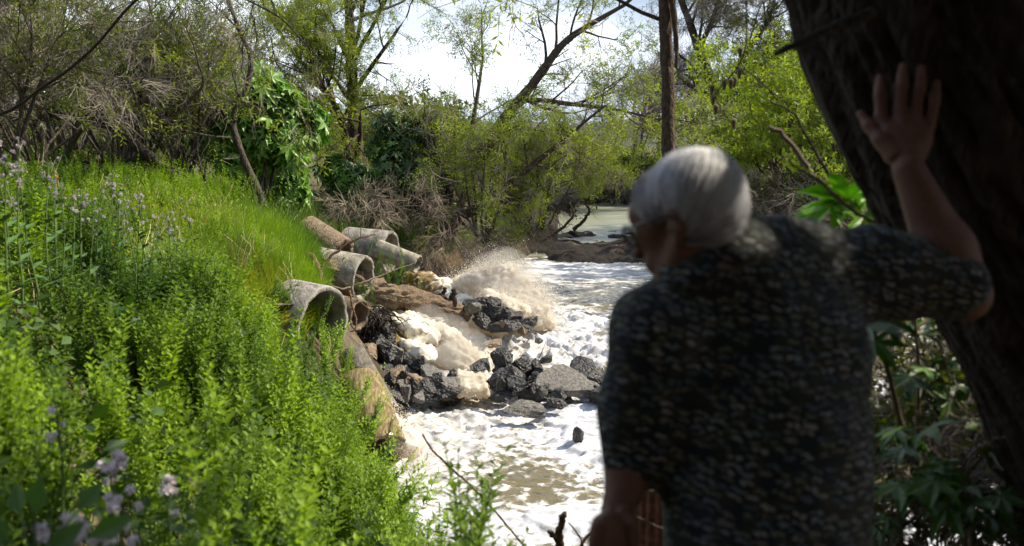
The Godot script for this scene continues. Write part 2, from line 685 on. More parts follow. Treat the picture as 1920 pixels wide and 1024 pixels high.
func water_mat(maps: Array, bump: float) -> StandardMaterial3D:
	var m := mat(Color.WHITE, 1.0)
	m.albedo_texture = maps[0]
	m.texture_repeat = false
	m.roughness_texture = maps[1]
	m.roughness_texture_channel = BaseMaterial3D.TEXTURE_CHANNEL_GREEN
	m.heightmap_enabled = true
	m.heightmap_scale = bump
	m.heightmap_texture = maps[1]
	m.metallic_specular = 0.5
	return m

func spot(x: float, d: float, cx: float, cd: float, rx: float, rd: float) -> float:
	var a := (x - cx) / rx
	var b := (d - cd) / rd
	return exp(-(a * a + b * b))

func churn(x: float, d: float) -> float:
	# how wildly the water boils at a place
	return clampf(spot(x, d, -0.9, 13.9, 1.5, 0.9) + spot(x, d, 0.0, 16.6, 2.0, 1.6) + 0.7 * spot(x, d, 0.3, 14.4, 2.2, 1.0) + 0.45 * spot(x, d, -0.75, 11.6, 0.9, 0.8) + 0.25 * spot(x, d, -0.9, 10.2, 0.8, 1.0) + 0.35 * spot(x, d, 1.5, 13.8, 1.5, 0.8), 0.0, 1.0)

func build_water() -> void:
	var low := pool_maps(-3.2, 6.8, 5.0, 13.0, 1600, 1280, func(x: float, d: float) -> Vector2:
		var c := 0.52
		c += 0.65 * spot(x, d, 0.95, 10.6, 0.5, 1.2)         # the thick scum along the right
		c += 0.6 * spot(x, d, 1.3, 11.6, 0.8, 0.7)
		c += 0.6 * spot(x, d, 0.7, 8.2, 1.2, 0.42)
		c += 0.45 * spot(x, d, -0.7, 11.3, 0.9, 0.9)
		c += 0.3 * spot(x, d, -1.0, 9.4, 0.7, 1.4)
		c -= 0.24 * spot(x, d, 0.25, 9.2, 0.5, 0.6)       # the clear brown eddy
		c -= 0.1 * spot(x, d, -0.1, 9.7, 0.35, 0.3)
		if x > 2.0:
			c += 0.25
		return Vector2(c, clampf(0.28 * spot(x, d, -0.9, 11.3, 1.0, 1.3) + 0.15 * spot(x, d, -0.9, 9.6, 0.7, 0.9), 0.0, 1.0)), 71, 0.034, 1.2)
	var up := pool_maps(-4.0, 12.0, 12.6, 26.2, 1400, 1200, func(x: float, d: float) -> Vector2:
		var c := 0.40 + 0.7 * churn(x, d)
		c += 0.55 * spot(x, d, 1.0, 23.4, 2.4, 2.0)         # scum held against the mud flat
		c -= 0.12 * spot(x, d, 2.4, 18.0, 1.3, 2.0)
		return Vector2(c, clampf(0.5 * spot(x, d, -0.9, 14.0, 1.8, 1.2) + 0.3 * spot(x, d, -0.6, 17.0, 1.6, 1.4), 0.0, 1.0)), 73, 0.05, 2.6)
	var face := func(x: float, d: float) -> float:
		var c := churn(x, d)
		var y := level(d)
		y += n2.get_noise_2d(x * 2.2, d * 3.0) * (0.025 + 0.09 * c)
		y -= absf(n3.get_noise_2d(x * 2.4, d * 3.2)) * (0.02 + 0.13 * c)
		y += n3.get_noise_2d(x * 9.0, d * 11.0) * (0.008 + 0.034 * c)
		if d < 12.4:
			var scum := spot(x, d, 1.0, 10.6, 0.45, 1.2) + spot(x, d, 1.3, 11.6, 0.8, 0.7) + spot(x, d, 0.9, 8.2, 0.9, 0.4)
			y += 0.05 * smoothstep(0.35, 0.6, scum + n2.get_noise_2d(x * 3.0 + 9.0, d * 3.0) * 0.35) + 0.012 * scum * n3.get_noise_2d(x * 14.0, d * 14.0)
		return y
	var a := sheet(ticks([[-3.2, 2.0, 0.028], [2.0, 6.8, 0.08]]), ticks([[5.0, 7.4, 0.1], [7.4, 12.8, 0.028]]), func(x: float, d: float) -> Array:
		return [face.call(x, d), Color.WHITE, Vector2((x + 3.2) / 10.0, (d - 5.0) / 8.0)])
	struct("lower_pool", a.mesh(), water_mat(low, 2.2))
	var b := sheet(ticks([[-4.0, 3.5, 0.04], [3.5, 12.0, 0.12]]), ticks([[12.8, 18.5, 0.04], [18.5, 26.1, 0.09]]), func(x: float, d: float) -> Array:
		return [face.call(x, d), Color.WHITE, Vector2((x + 4.0) / 16.0, (d - 12.6) / 13.6)])
	struct("upper_pool", b.mesh(), water_mat(up, 3.0))
	var c := sheet(ticks([[-4.0, 16.0, 0.25]]), ticks([[26.1, 50.0, 0.25]]), func(x: float, d: float) -> Array:
		return [level(d) + n2.get_noise_2d(x * 1.2, d * 2.0) * 0.012, Color.WHITE, Vector2((x + 4.0) / 20.0, (d - 26.0) / 24.0)])
	struct("river", c.mesh(), river_mat())
	var e := sheet(ticks([[6.8, 16.5, 0.2]]), ticks([[5.0, 12.8, 0.2]]), func(x: float, d: float) -> Array:
		return [face.call(x, d), Color.WHITE, Vector2(1.0 - pingpong((x - 6.8) / 10.0, 1.0), (d - 5.0) / 8.0)])
	struct("lower_pool", e.mesh(), water_mat(low, 2.2))
	var g := sheet(ticks([[12.0, 16.5, 0.25]]), ticks([[12.8, 26.1, 0.25]]), func(x: float, d: float) -> Array:
		return [face.call(x, d), Color.WHITE, Vector2(1.0 - pingpong((x - 12.0) / 16.0, 1.0), (d - 12.6) / 13.6)])
	struct("upper_pool", g.mesh(), water_mat(up, 3.0))


func river_mat() -> StandardMaterial3D:
	# the slow river behind the mud flat, dull with a grey-green film
	var m := tri_mat([[0.0, 0.13, 0.14, 0.09], [0.5, 0.2, 0.21, 0.15], [1.0, 0.3, 0.31, 0.25]], 0.012, Vector3(0.12, 0.12, 0.4), 0.3, 1.0, 83, 0.05, false, true)
	return m


func build_hill() -> void:
	# a long low ridge far off, grown with dark scrub
	var mb := sheet(ticks([[-700.0, 700.0, 7.0]]), ticks([[380.0, 660.0, 14.0]]), func(x: float, d: float) -> Array:
		var t := sin(clampf((d - 380.0) / 280.0, 0.0, 1.0) * PI)
		var top := 15.0 - 0.008 * x + n1.get_noise_2d(x * 0.35, 3.0) * 7.0
		var y := t * top + n1.get_noise_2d(x * 3.0, d * 3.0) * 1.5 * t - 2.0
		return [y, Color.WHITE, Vector2(x, d)])
	struct("hill", mb.mesh(), tri_mat([[0.0, 0.02, 0.028, 0.02], [0.5, 0.05, 0.062, 0.04], [1.0, 0.12, 0.115, 0.08]], 0.02, Vector3(0.02, 0.02, 0.02), 0.95, 0.0, 81))


# ---------------------------------------------------------------- trees
var S := {}            # sprig meshes

func sprigs() -> void:
	var brown := Color(0.5, 0.36, 0.25)
	# narrow leaves on a hanging twig (willow)
	for vv in 2:
		var mb := MB.new()
		var p := PackedVector3Array([Vector3.ZERO])
		var dir := Vector3(0, 1, 0)
		for k in 5:
			dir = (dir + rv(0.16)).normalized()
			p.append(p[k] + dir * 0.075)
		mb.tube(p, 0.003, 0.001, 3, brown)
		for k in 11:
			var f := 0.4 + k * 0.42
			var q := p[int(f)].lerp(p[mini(int(f) + 1, 5)], f - int(f))
			var out := Vector3(cos(k * 2.4), 0.55 + rng.randf() * 0.5, sin(k * 2.4)).normalized()
			mb.leaf(q, out, out.cross(rv() + Vector3.UP).normalized(), rng.randf_range(0.065, 0.1), 0.021, 0.12, Color(1, 1, 1) * rng.randf_range(0.8, 1.15))
		S["willow" + str(vv)] = mb.mesh(Vector3.ZERO, false)
	# sparse leafless fork
	for vv in 2:
		var mb := MB.new()
		for b in 5:
			var p := PackedVector3Array([Vector3(0, b * 0.03, 0)])
			var dir := (Vector3(0, 1, 0) + rv(0.65)).normalized()
			for k in 4:
				dir = (dir + rv(0.3)).normalized()
				p.append(p[k] + dir * rng.randf_range(0.06, 0.13))
			mb.tube(p, 0.0042, 0.0016, 3, Color(1, 1, 1))
		S["bare" + str(vv)] = mb.mesh(Vector3.ZERO, false)
	# broad small leaves
	for vv in 2:
		var mb := MB.new()
		for k in 9:
			var b := Vector3(0, k * 0.035, 0) + rv(0.015)
			var out := Vector3(cos(k * 2.4), rng.randf_range(0.0, 0.7), sin(k * 2.4)).normalized()
			mb.leaf(b, out, out.cross(rv() + Vector3.UP).normalized(), rng.randf_range(0.07, 0.12), 0.06, 0.14, Color(1, 1, 1) * rng.randf_range(0.8, 1.15))
		S["broad" + str(vv)] = mb.mesh(Vector3.ZERO, false)
	# lobed leaves on stalks
	for vv in 2:
		var mb := MB.new()
		for k in 5:
			var out := Vector3(cos(k * 2.4 + vv), rng.randf_range(0.1, 0.6), sin(k * 2.4 + vv)).normalized()
			var b := Vector3(0, k * 0.05, 0)
			var e := b + out * 0.12
			mb.tube(PackedVector3Array([b, e]), 0.003, 0.002, 3, Color(1.3, 0.9, 0.6))
			star_leaf(mb, e, (out + Vector3(0, -0.5, 0)).normalized(), Vector3.UP + rv(0.5), rng.randf_range(0.13, 0.2), Color(1, 1, 1) * rng.randf_range(0.8, 1.2))
		S["lobed" + str(vv)] = mb.mesh(Vector3.ZERO, false)


func star_leaf(mb: MB, at: Vector3, dir: Vector3, up: Vector3, size: float, col: Color, droop := 0.25) -> void:
	# a palmate leaf of seven pointed lobes, each folded along its rib
	dir = dir.normalized()
	var side := dir.cross(up).normalized()
	var nrm := side.cross(dir)
	var c := mb.add(at, Vector2(0.5, 0.5), col)
	var lobes := 7
	var lens := [0.5, 0.78, 0.95, 1.0, 0.95, 0.78, 0.5]
	var prev := -1
	for k in lobes:
		var a := lerpf(-2.45, 2.45, float(k) / (lobes - 1))
		var half := 2.45 / (lobes - 1)
		var l: float = lens[k] * size * rng.randf_range(0.92, 1.06)
		var fn := func(ang: float, r: float, lift: float) -> int:
			var q := at + (dir * cos(ang) + side * sin(ang)) * r + nrm * (lift - droop * r * r / size)
			return mb.add(q, Vector2(0.5 + 0.5 * sin(ang), 0.5 + 0.5 * cos(ang)), col)
		var n0: int = fn.call(a - half, l * 0.42, 0.012 * size) if prev < 0 else prev
		var s0: int = fn.call(a - half * 0.55, l * 0.68, 0.05 * size)
		var tp: int = fn.call(a, l, -0.02 * size)
		var md: int = fn.call(a, l * 0.6, -0.03 * size)
		var s1: int = fn.call(a + half * 0.55, l * 0.68, 0.05 * size)
		var e1: int = fn.call(a + half, l * 0.42, 0.012 * size)
		mb.tri(c, n0, md)
		mb.tri(n0, s0, md)
		mb.tri(s0, tp, md)
		mb.tri(md, tp, s1)
		mb.tri(md, s1, e1)
		mb.tri(c, md, e1)
		prev = e1


func grow(mb: MB, tips: Array, p: Vector3, dir: Vector3, ln: float, r: float, lev: int, o: Dictionary) -> void:
	var segs := 5
	var pp := PackedVector3Array([p])
	var last: bool = lev >= o.levels
	for k in segs:
		dir = (dir + rv(o.wig) + Vector3.UP * o.up[lev]).normalized()
		p += dir * ln / segs
		pp.append(p)
		if last:
			if k > 0:
				tips.append([p, dir])
		elif k >= 1 or lev > 1:
			var n: float = o.kids[lev] / segs
			var cnt := int(n) + (1 if rng.randf() < n - int(n) else 0)
			for c in cnt:
				var ax := dir.cross(rv() + Vector3(0.01, 0, 0)).normalized()
				var d2 := dir.rotated(ax, rng.randf_range(0.45, 1.05))
				grow(mb, tips, p, d2, ln * o.ratio * rng.randf_range(0.6, 1.1), maxf(r * 0.5 * (1.0 - 0.1 * k), 0.004), lev + 1, o)
	mb.tube(pp, r, r * 0.45, 6 if lev <= 1 else (4 if lev == 2 else 3), o.get("bark_tint", Color.WHITE), true)


func tree(called: String, label: String, category: String, group: String, trunks: Array, o: Dictionary) -> Node3D:
	# trunks: [points, radius at the base, radius at the end, part of the length from which limbs grow]
	rng.seed = o.seed
	var root: Vector3 = trunks[0][0][0]
	var mb := MB.new()
	var tips := []
	for t in trunks:
		var pp: PackedVector3Array = curve(t[0], 5)
		mb.tube(pp, t[1], t[2], 10, o.get("bark_tint", Color.WHITE), false, 0.12)
		var from: int = int(t[3] * pp.size())
		var n: int = o.limbs
		for k in n:
			var at := from + (k + rng.randf()) / n * (pp.size() - 1.0 - from)
			var q: int = mini(int(at), pp.size() - 2)
			var dir := (pp[q + 1] - pp[q]).normalized()
			var ax := dir.cross(rv() + Vector3(0, 0.01, 0)).normalized()
			var f := float(q) / pp.size()
			grow(mb, tips, pp[q], dir.rotated(ax, rng.randf_range(0.6, 1.25)), o.limb * rng.randf_range(0.6, 1.15) * (1.15 - 0.4 * f), lerpf(t[1], t[2], f) * 0.42, 1, o)
		grow(mb, tips, pp[pp.size() - 1], (pp[pp.size() - 1] - pp[pp.size() - 2]).normalized(), o.limb * 0.8, t[2], 1, o)
	var n := thing(called, label, category, root, group)
	part("trunk", mb.mesh(root), o.get("bark", M.bark), n)
	foliage(tips, o, root, n)
	return n


func foliage(tips: Array, o: Dictionary, root: Vector3, n: Node3D) -> void:
	# sprays of leaves at the tips, each hanging its own way, paler or darker clump by clump
	var groups := {}
	for kind in o.sprigs:
		groups[kind] = [[], []]
	var kinds: Array = o.sprigs
	for t in tips:
		for k in o.per:
			if rng.randf() > o.get("keep", 1.0):
				continue
			var kind: String = kinds[rng.randi() % kinds.size()]
			var dir: Vector3 = (t[1] + rv(o.get("spread", 0.8)) + Vector3.UP * o.get("droop", -0.2)).normalized()
			var p: Vector3 = t[0] + rv(o.get("scatter", 0.12)) - root
			groups[kind][0].append(facing(p, dir, rng.randf() * TAU, o.size * rng.randf_range(0.65, 1.3)))
			var w := p + root
			var q := clampf(n2.get_noise_3dv(w * 1.3) * 0.8 + 0.5, 0.0, 1.0) + rng.randf_range(-0.18, 0.18)
			var a: Color = o.dark
			var b: Color = o.light
			if kind.begins_with("bare") and a.g > a.r:
				a = Color(0.11, 0.09, 0.075)
				b = Color(0.36, 0.31, 0.265)
			groups[kind][1].append(a.lerp(b, clampf(q, 0.0, 1.0)))
	for kind in groups:
		if groups[kind][0].size():
			var m: Material = M.twig_tinted if kind.begins_with("bare") else o.get("leaf", M.leaf)
			many("bare_twigs" if kind.begins_with("bare") else "crown", S[kind], m, groups[kind][0], groups[kind][1], n)


func bush(called: String, label: String, category: String, group: String, at: Vector3, h: float, w: float, o: Dictionary) -> Node3D:
	# many stems from one root
	rng.seed = o.seed
	var mb := MB.new()
	var tips := []
	var stems: int = o.stems
	for k in stems:
		var a := k * 2.4 + rng.randf()
		var lean := sqrt((k + 0.5) / stems) * w / h * 0.9
		var dir := (Vector3(cos(a) * lean, 1.0, sin(a) * lean)).normalized()
		grow(mb, tips, at + Vector3(cos(a), 0, sin(a)) * 0.1, dir, h * rng.randf_range(0.65, 1.0), o.get("r", 0.03) * h * 0.5, 1, o)
	var n := thing(called, label, category, at, group)
	part("stems", mb.mesh(at), o.get("bark", M.bark), n)
	foliage(tips, o, at, n)
	return n


func again(n: Node3D, at: Vector3, turn: float, s: float, label: String) -> Node3D:
	var d: Node3D = n.duplicate()
	d.name = numbered(String(n.name).trim_suffix("_001"))
	d.position = at
	d.rotation.y = turn
	d.scale = Vector3(s, s, s)
	d.set_meta("label", label)
	add_child(d, true)
	return d


func build_trees() -> void:
	rng.seed = 7
	var tw := mat(Color(1, 1, 1), 0.9, true)
	M.twig_tinted = tw
	sprigs()
	var willow := {"seed": 1, "levels": 3, "wig": 0.18, "up": [0.0, 0.05, 0.0, -0.06], "kids": [0, 5.0, 4.0], "ratio": 0.55, "limbs": 12, "limb": 2.2, "sprigs": ["willow0", "willow1"], "per": 3, "size": 1.1, "dark": Color(0.13, 0.19, 0.028), "light": Color(0.38, 0.48, 0.06), "droop": -0.3}

	# the tall tree with the dark trunk on the left bank
	tree("willow_tree", "tall willow with a straight dark trunk standing behind the castor bean bushes", "tree", "", [
		[pts_of([[684, 352], [672, 300], [664, 230], [660, 140], [655, 40], [650, -90], [640, -260]], 27.0, 27.5), 0.24, 0.07, 0.16],
		[pts_of([[676, 345], [650, 280], [640, 220], [600, 160], [560, 110]], 27.0, 26.0), 0.12, 0.04, 0.5]],
		willow.merged({"seed": 21, "limbs": 17, "limb": 2.7, "per": 4, "keep": 0.9, "size": 0.9, "dark": Color(0.11, 0.16, 0.035), "light": Color(0.30, 0.38, 0.06), "bark_tint": Color(0.7, 0.65, 0.62)}, true))
	# the willow that leans out over the pool
	tree("leaning_willow", "willow leaning out over the pool with two bare slanting limbs", "tree", "", [
		[pts_of([[815, 462], [850, 420], [900, 385], [955, 345], [1010, 300], [1060, 262]], 21.0, 20.0), 0.13, 0.04, 0.2],
		[pts_of([[880, 330], [915, 268], [960, 205], [1005, 150], [1050, 88], [1100, 50], [1170, 10]], 21.5, 21.0), 0.15, 0.04, 0.25],
		[pts_of([[850, 440], [870, 360], [880, 270], [895, 180], [905, 110]], 21.5, 22.0), 0.08, 0.03, 0.25],
		[pts_of([[985, 185], [1070, 195], [1150, 205], [1230, 222]], 21.2, 21.0), 0.06, 0.02, 0.2]],
		willow.merged({"seed": 22, "limbs": 10, "limb": 1.5, "kids": [0, 4.5, 3.0], "per": 2, "keep": 0.85, "size": 0.9, "sprigs": ["willow0", "willow1", "willow0", "willow1", "willow0", "bare0"], "bark_tint": Color(0.9, 0.85, 0.8)}, true))
	# skirt of the same willow's shoots near the water: a bush of its own
	for q in [[905, 455, 20.6, 2.3, 1.2, "yellow-green willow thicket at the foot of the leaning limbs"], [1010, 440, 21.2, 2.0, 1.2, "willow thicket whose lowest twigs brush the mud flat"], [840, 440, 22.5, 2.8, 1.1, "shaded willow thicket left of the leaning willow"]]:
		var at := pt(q[0], q[1], q[2])
		bush("willow_thicket", q[5], "shrub", "", at, q[3], q[4], willow.merged({"seed": 31 + int(q[0]), "stems": 9, "kids": [0, 4.0, 3.0], "ratio": 0.45, "per": 3, "size": 0.85, "sprigs": ["willow0", "willow1", "willow0", "willow1", "bare0"]}, true))

	# castor bean bushes with lobed glossy leaves
	var castor := {"levels": 2, "wig": 0.14, "up": [0.0, 0.1, 0.05], "kids": [0, 5.0], "ratio": 0.45, "sprigs": ["lobed0", "lobed1"], "per": 3, "size": 0.95, "dark": Color(0.05, 0.11, 0.018), "light": Color(0.17, 0.32, 0.04), "droop": 0.1, "spread": 1.0, "scatter": 0.1, "stems": 8, "leaf": M.glossy_leaf}
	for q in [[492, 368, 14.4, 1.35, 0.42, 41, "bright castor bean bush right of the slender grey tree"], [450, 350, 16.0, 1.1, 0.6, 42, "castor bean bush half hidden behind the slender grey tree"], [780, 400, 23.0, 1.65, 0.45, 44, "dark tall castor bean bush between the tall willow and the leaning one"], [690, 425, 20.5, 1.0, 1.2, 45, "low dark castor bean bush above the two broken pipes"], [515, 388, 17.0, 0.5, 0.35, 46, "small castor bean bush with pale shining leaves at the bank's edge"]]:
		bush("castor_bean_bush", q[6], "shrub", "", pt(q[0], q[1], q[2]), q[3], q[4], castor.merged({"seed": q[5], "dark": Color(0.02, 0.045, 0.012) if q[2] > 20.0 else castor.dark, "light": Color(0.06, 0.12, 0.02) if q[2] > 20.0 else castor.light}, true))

	# left: slender grey tree, leaning dead-looking trunks, dry shrubs
	tree("slender_tree", "slender grey tree with a crooked stem rooted in the grass", "tree", "", [
		[pts_of([[497, 393], [478, 345], [452, 285], [437, 225], [462, 165], [470, 110], [448, 55], [425, -10], [405, -90]], 13.2, 13.0), 0.055, 0.02, 0.22]],
		willow.merged({"seed": 23, "limbs": 7, "limb": 0.7, "kids": [0, 3.0, 2.0], "sprigs": ["bare0", "willow1", "willow0"], "per": 1, "keep": 0.4, "droop": 0.3, "size": 0.45, "up": [0, 0.03, 0.0, -0.02], "bark_tint": Color(2.4, 2.2, 2.0)}, true))
	tree("leaning_tree", "bare trunk leaning left out of the weeds beneath dry twigs", "tree", "", [
		[pts_of([[395, 372], [330, 332], [270, 285], [215, 240], [165, 200], [120, 145], [95, 108], [50, 30], [10, -60]], 13.0, 11.5), 0.085, 0.03, 0.2]],
		willow.merged({"seed": 24, "limbs": 16, "limb": 1.6, "kids": [0, 4.5, 3.0], "sprigs": ["bare0", "bare1", "willow0", "willow1"], "per": 1, "keep": 0.5, "size": 0.6, "bark_tint": Color(1.3, 1.2, 1.15)}, true))
	tree("leaning_tree", "second slanting bare stem crossing the first in the dry thicket", "tree", "", [
		[pts_of([[300, 262], [345, 200], [380, 160], [372, 120]], 12.5, 12.0), 0.03, 0.012, 0.1],
		[pts_of([[390, 350], [372, 300], [370, 260], [385, 215]], 12.9, 12.7), 0.02, 0.01, 0.1]],
		willow.merged({"seed": 25, "limbs": 5, "limb": 0.7, "kids": [0, 3.0, 2.0], "sprigs": ["bare0", "willow0", "willow1"], "per": 1, "keep": 0.6, "size": 0.55, "bark_tint": Color(1.5, 1.4, 1.35)}, true))
	var dry := {"levels": 3, "wig": 0.22, "up": [0.0, 0.02, 0.0, 0.0], "kids": [0, 5.0, 3.5], "ratio": 0.5, "sprigs": ["bare0", "bare1"], "per": 1, "size": 0.8, "dark": Color(0.12, 0.10, 0.085), "light": Color(0.36, 0.31, 0.27), "droop": 0.0, "spread": 0.9, "scatter": 0.1, "stems": 7, "keep": 0.5, "bark_tint": Color(1.7, 1.55, 1.45)}
	for q in [[60, 300, 10.5, 1.15, 1.4, 51, "wide grey dry shrub behind the mauve flowers at the left edge"], [215, 310, 12.5, 1.35, 1.3, 52, "dry tangled shrub over the leaning trunk"], [330, 310, 14.0, 1.05, 1.0, 53, "dry shrub between the two leaning stems"], [140, 280, 14.0, 1.7, 1.6, 55, "tall dry shrub farthest back at the left"]]:
		bush("dry_shrub", q[6], "shrub", "", pt(q[0], q[1], q[2]), q[3], q[4], dry.merged({"seed": q[5]}, true))
	# green trees behind them
	var backs := [[-40, 330, 15.0, 4.2, 2.2, 61, "green tree at the far left edge behind the dry shrubs"], [90, 330, 19.0, 4.6, 2.2, 62, "grey-green tree behind the leaning trunk's top"], [230, 330, 21.0, 3.9, 2.0, 63, "round olive-green tree left of the gap of sky"], [345, 330, 22.0, 3.7, 1.9, 64, "olive-green tree behind the dry thicket"], [455, 335, 24.0, 3.2, 1.8, 65, "low green tree behind the castor bean bush"], [105, 305, 12.2, 1.7, 0.9, 66, "thin olive sapling rising through the dry shrubs at the left"], [265, 305, 13.2, 1.9, 1.0, 67, "thin olive sapling above the leaning trunk's middle"], [10, 300, 9.8, 1.6, 0.8, 68, "thin bright sapling at the left edge above the mauve flowers"], [350, 315, 13.6, 1.6, 0.8, 69, "thin olive sapling right of the two crossing stems"]]
	for q in backs:
		bush("bank_tree", q[6], "tree", "", pt(q[0], q[1], q[2]), q[3], q[4], willow.merged({"seed": q[5], "stems": 6, "kids": [0, 5.0, 4.0], "per": 3, "keep": 0.8, "size": 0.8, "sprigs": ["willow0", "willow1", "willow0", "bare1"], "dark": Color(0.07, 0.095, 0.025), "light": Color(0.2, 0.25, 0.06), "droop": 0.0}, true))

	# right: the tall dark twisted tree and the bright willows before it
	tree("twisted_tree", "tall tree with a dark twisted forking trunk above the bright willows", "tree", "", [
		[pts_of([[1345, 400], [1355, 300], [1350, 215], [1335, 160], [1310, 90], [1292, 40], [1270, -30], [1265, -110]], 31.0, 31.0), 0.24, 0.06, 0.3],
		[pts_of([[1350, 215], [1372, 150], [1400, 95], [1440, 40], [1460, -40]], 31.0, 30.0), 0.12, 0.04, 0.2],
		[pts_of([[1310, 90], [1335, 40], [1350, -20], [1365, -90]], 31.0, 31.0), 0.09, 0.03, 0.2]],
		willow.merged({"seed": 26, "limbs": 12, "limb": 2.2, "kids": [0, 5.0, 3.5], "per": 2, "size": 1.2, "sprigs": ["willow0", "bare0", "bare1"], "dark": Color(0.07, 0.09, 0.025), "light": Color(0.16, 0.2, 0.05), "bark_tint": Color(0.75, 0.7, 0.65)}, true))
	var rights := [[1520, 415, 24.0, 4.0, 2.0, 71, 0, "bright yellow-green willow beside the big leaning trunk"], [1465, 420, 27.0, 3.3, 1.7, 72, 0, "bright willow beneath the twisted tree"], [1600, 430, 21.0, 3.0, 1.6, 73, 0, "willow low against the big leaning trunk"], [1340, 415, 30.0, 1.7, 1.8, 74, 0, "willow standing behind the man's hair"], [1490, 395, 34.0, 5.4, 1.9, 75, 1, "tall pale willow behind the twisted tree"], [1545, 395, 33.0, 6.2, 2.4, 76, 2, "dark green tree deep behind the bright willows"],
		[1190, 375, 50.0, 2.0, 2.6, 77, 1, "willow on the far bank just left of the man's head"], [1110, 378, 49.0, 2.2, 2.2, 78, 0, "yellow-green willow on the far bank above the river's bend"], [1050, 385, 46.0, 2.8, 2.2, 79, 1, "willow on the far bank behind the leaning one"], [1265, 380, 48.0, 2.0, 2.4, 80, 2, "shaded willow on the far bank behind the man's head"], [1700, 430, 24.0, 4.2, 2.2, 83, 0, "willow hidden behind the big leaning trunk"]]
	for q in rights:
		var cc: Array = [[Color(0.12, 0.18, 0.025), Color(0.37, 0.48, 0.06)], [Color(0.08, 0.115, 0.026), Color(0.22, 0.29, 0.055)], [Color(0.03, 0.05, 0.012), Color(0.09, 0.13, 0.025)]][q[6]]  # darkest set paints shade into the leaves of the shaded willow
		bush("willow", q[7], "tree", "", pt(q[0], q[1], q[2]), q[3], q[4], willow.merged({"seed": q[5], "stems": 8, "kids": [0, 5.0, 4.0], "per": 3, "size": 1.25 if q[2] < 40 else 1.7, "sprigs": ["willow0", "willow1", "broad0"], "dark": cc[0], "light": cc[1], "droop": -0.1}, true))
	# leafless trees against the bright sky
	for q in [[1195, 300, 58.0, 5.6, 2.0, 91, "leafless grey tree against the bright sky left of the hanging trunk"], [1150, 300, 64.0, 4.6, 2.0, 92, "smaller leafless tree farther left on the far bank"], [1240, 300, 56.0, 5.0, 2.0, 93, "leafless tree behind the hanging trunk"], [1290, 330, 44.0, 4.6, 1.6, 94, "leafless tree between hanging trunk and twisted tree"]]:
		bush("leafless_tree", q[6], "tree", "", pt(q[0], q[1], q[2]), q[3], q[4], dry.merged({"seed": q[5], "stems": 5, "size": 2.2, "per": 2, "kids": [0, 5.0, 4.0], "dark": Color(0.05, 0.042, 0.035), "light": Color(0.14, 0.115, 0.09)}, true))
	# farther scrub that closes the view
	var proto := bush("far_shrub", "olive shrub beyond the dirt patch left of the tall willow", "shrub", "shrubs far behind the left bank", pt(560, 300, 45.0), 3.2, 2.4, willow.merged({"seed": 95, "stems": 7, "kids": [0, 4.0, 3.0], "per": 3, "size": 1.8, "sprigs": ["willow0", "broad0"], "dark": Color(0.06, 0.08, 0.025), "light": Color(0.17, 0.2, 0.06)}, true))
	var spots := [[440, 48.0, 1.3, "far shrub seen through the slender grey tree"], [360, 44.0, 1.2, "far shrub behind the dry thicket's right half"], [250, 42.0, 1.25, "far shrub behind the dry thicket's middle"], [120, 40.0, 1.3, "far shrub behind the dry thicket's left half"], [-20, 38.0, 1.3, "far shrub beyond the left edge of the view"], [735, 40.0, 1.1, "far shrub just right of the tall willow's trunk"], [800, 38.0, 1.2, "far shrub behind the dark castor bean bush"], [870, 40.0, 0.9, "far shrub behind the leaning willow's foot"], [960, 46.0, 0.8, "far shrub behind the leaning willow's middle"], [620, 75.0, 1.0, "small far shrub between castor bean and tall willow"], [700, 85.0, 1.2, "small far shrub behind the tall willow's trunk"], [530, 90.0, 1.4, "small far shrub above the castor bean bush"], [1000, 70.0, 0.5, "far shrub on the skyline behind the leaning willow"], [1340, 52.0, 0.7, "far shrub behind the twisted tree's foot"], [1420, 50.0, 1.6, "far shrub behind the bright willows"], [1560, 48.0, 1.6, "far shrub right of the bright willows"], [1680, 46.0, 1.6, "far shrub hidden behind the big trunk"], [1090, 62.0, 0.42, "far shrub on the skyline above the river"]]
	for q in spots:
		var x: float = (q[0] - 960.0) / FPX * q[1]
		again(proto, on(x, q[1]) - Vector3(0, 0.2, 0), q[0] * 0.37, q[2], q[3])
	# low shrubs along the water's edge, in the shade
	for q in [[1150, 384, 47.5, 1.2, 1.4, 101, "low dark shrub overhanging the river on the far bank"], [1230, 384, 46.0, 1.1, 1.4, 102, "low shrub at the water beside the man's forehead"], [1450, 425, 25.5, 1.2, 1.8, 103, "dark undergrowth shrub at the foot of the bright willows"], [1570, 450, 20.0, 1.1, 1.6, 104, "dark undergrowth shrub left of the big trunk"], [1380, 420, 28.0, 1.1, 1.6, 105, "dark undergrowth shrub behind the man's neck"], [800, 430, 24.0, 1.2, 1.4, 106, "dark undergrowth shrub under the leaning willow"], [1035, 405, 31.0, 0.9, 1.4, 107, "undergrowth shrub on the low bank behind the dead limbs"], [985, 415, 29.0, 1.1, 1.4, 108, "undergrowth shrub behind the leaning willow's lowest limb"]]:
		bush("undergrowth_shrub", q[6], "shrub", "", pt(q[0], q[1], q[2]), q[3], q[4], willow.merged({"seed": q[5], "stems": 9, "kids": [0, 4.0, 3.0], "per": 2, "size": 1.1, "sprigs": ["broad0", "bare0", "bare1"], "dark": Color(0.03, 0.04, 0.012), "light": Color(0.10, 0.12, 0.03)}, true))
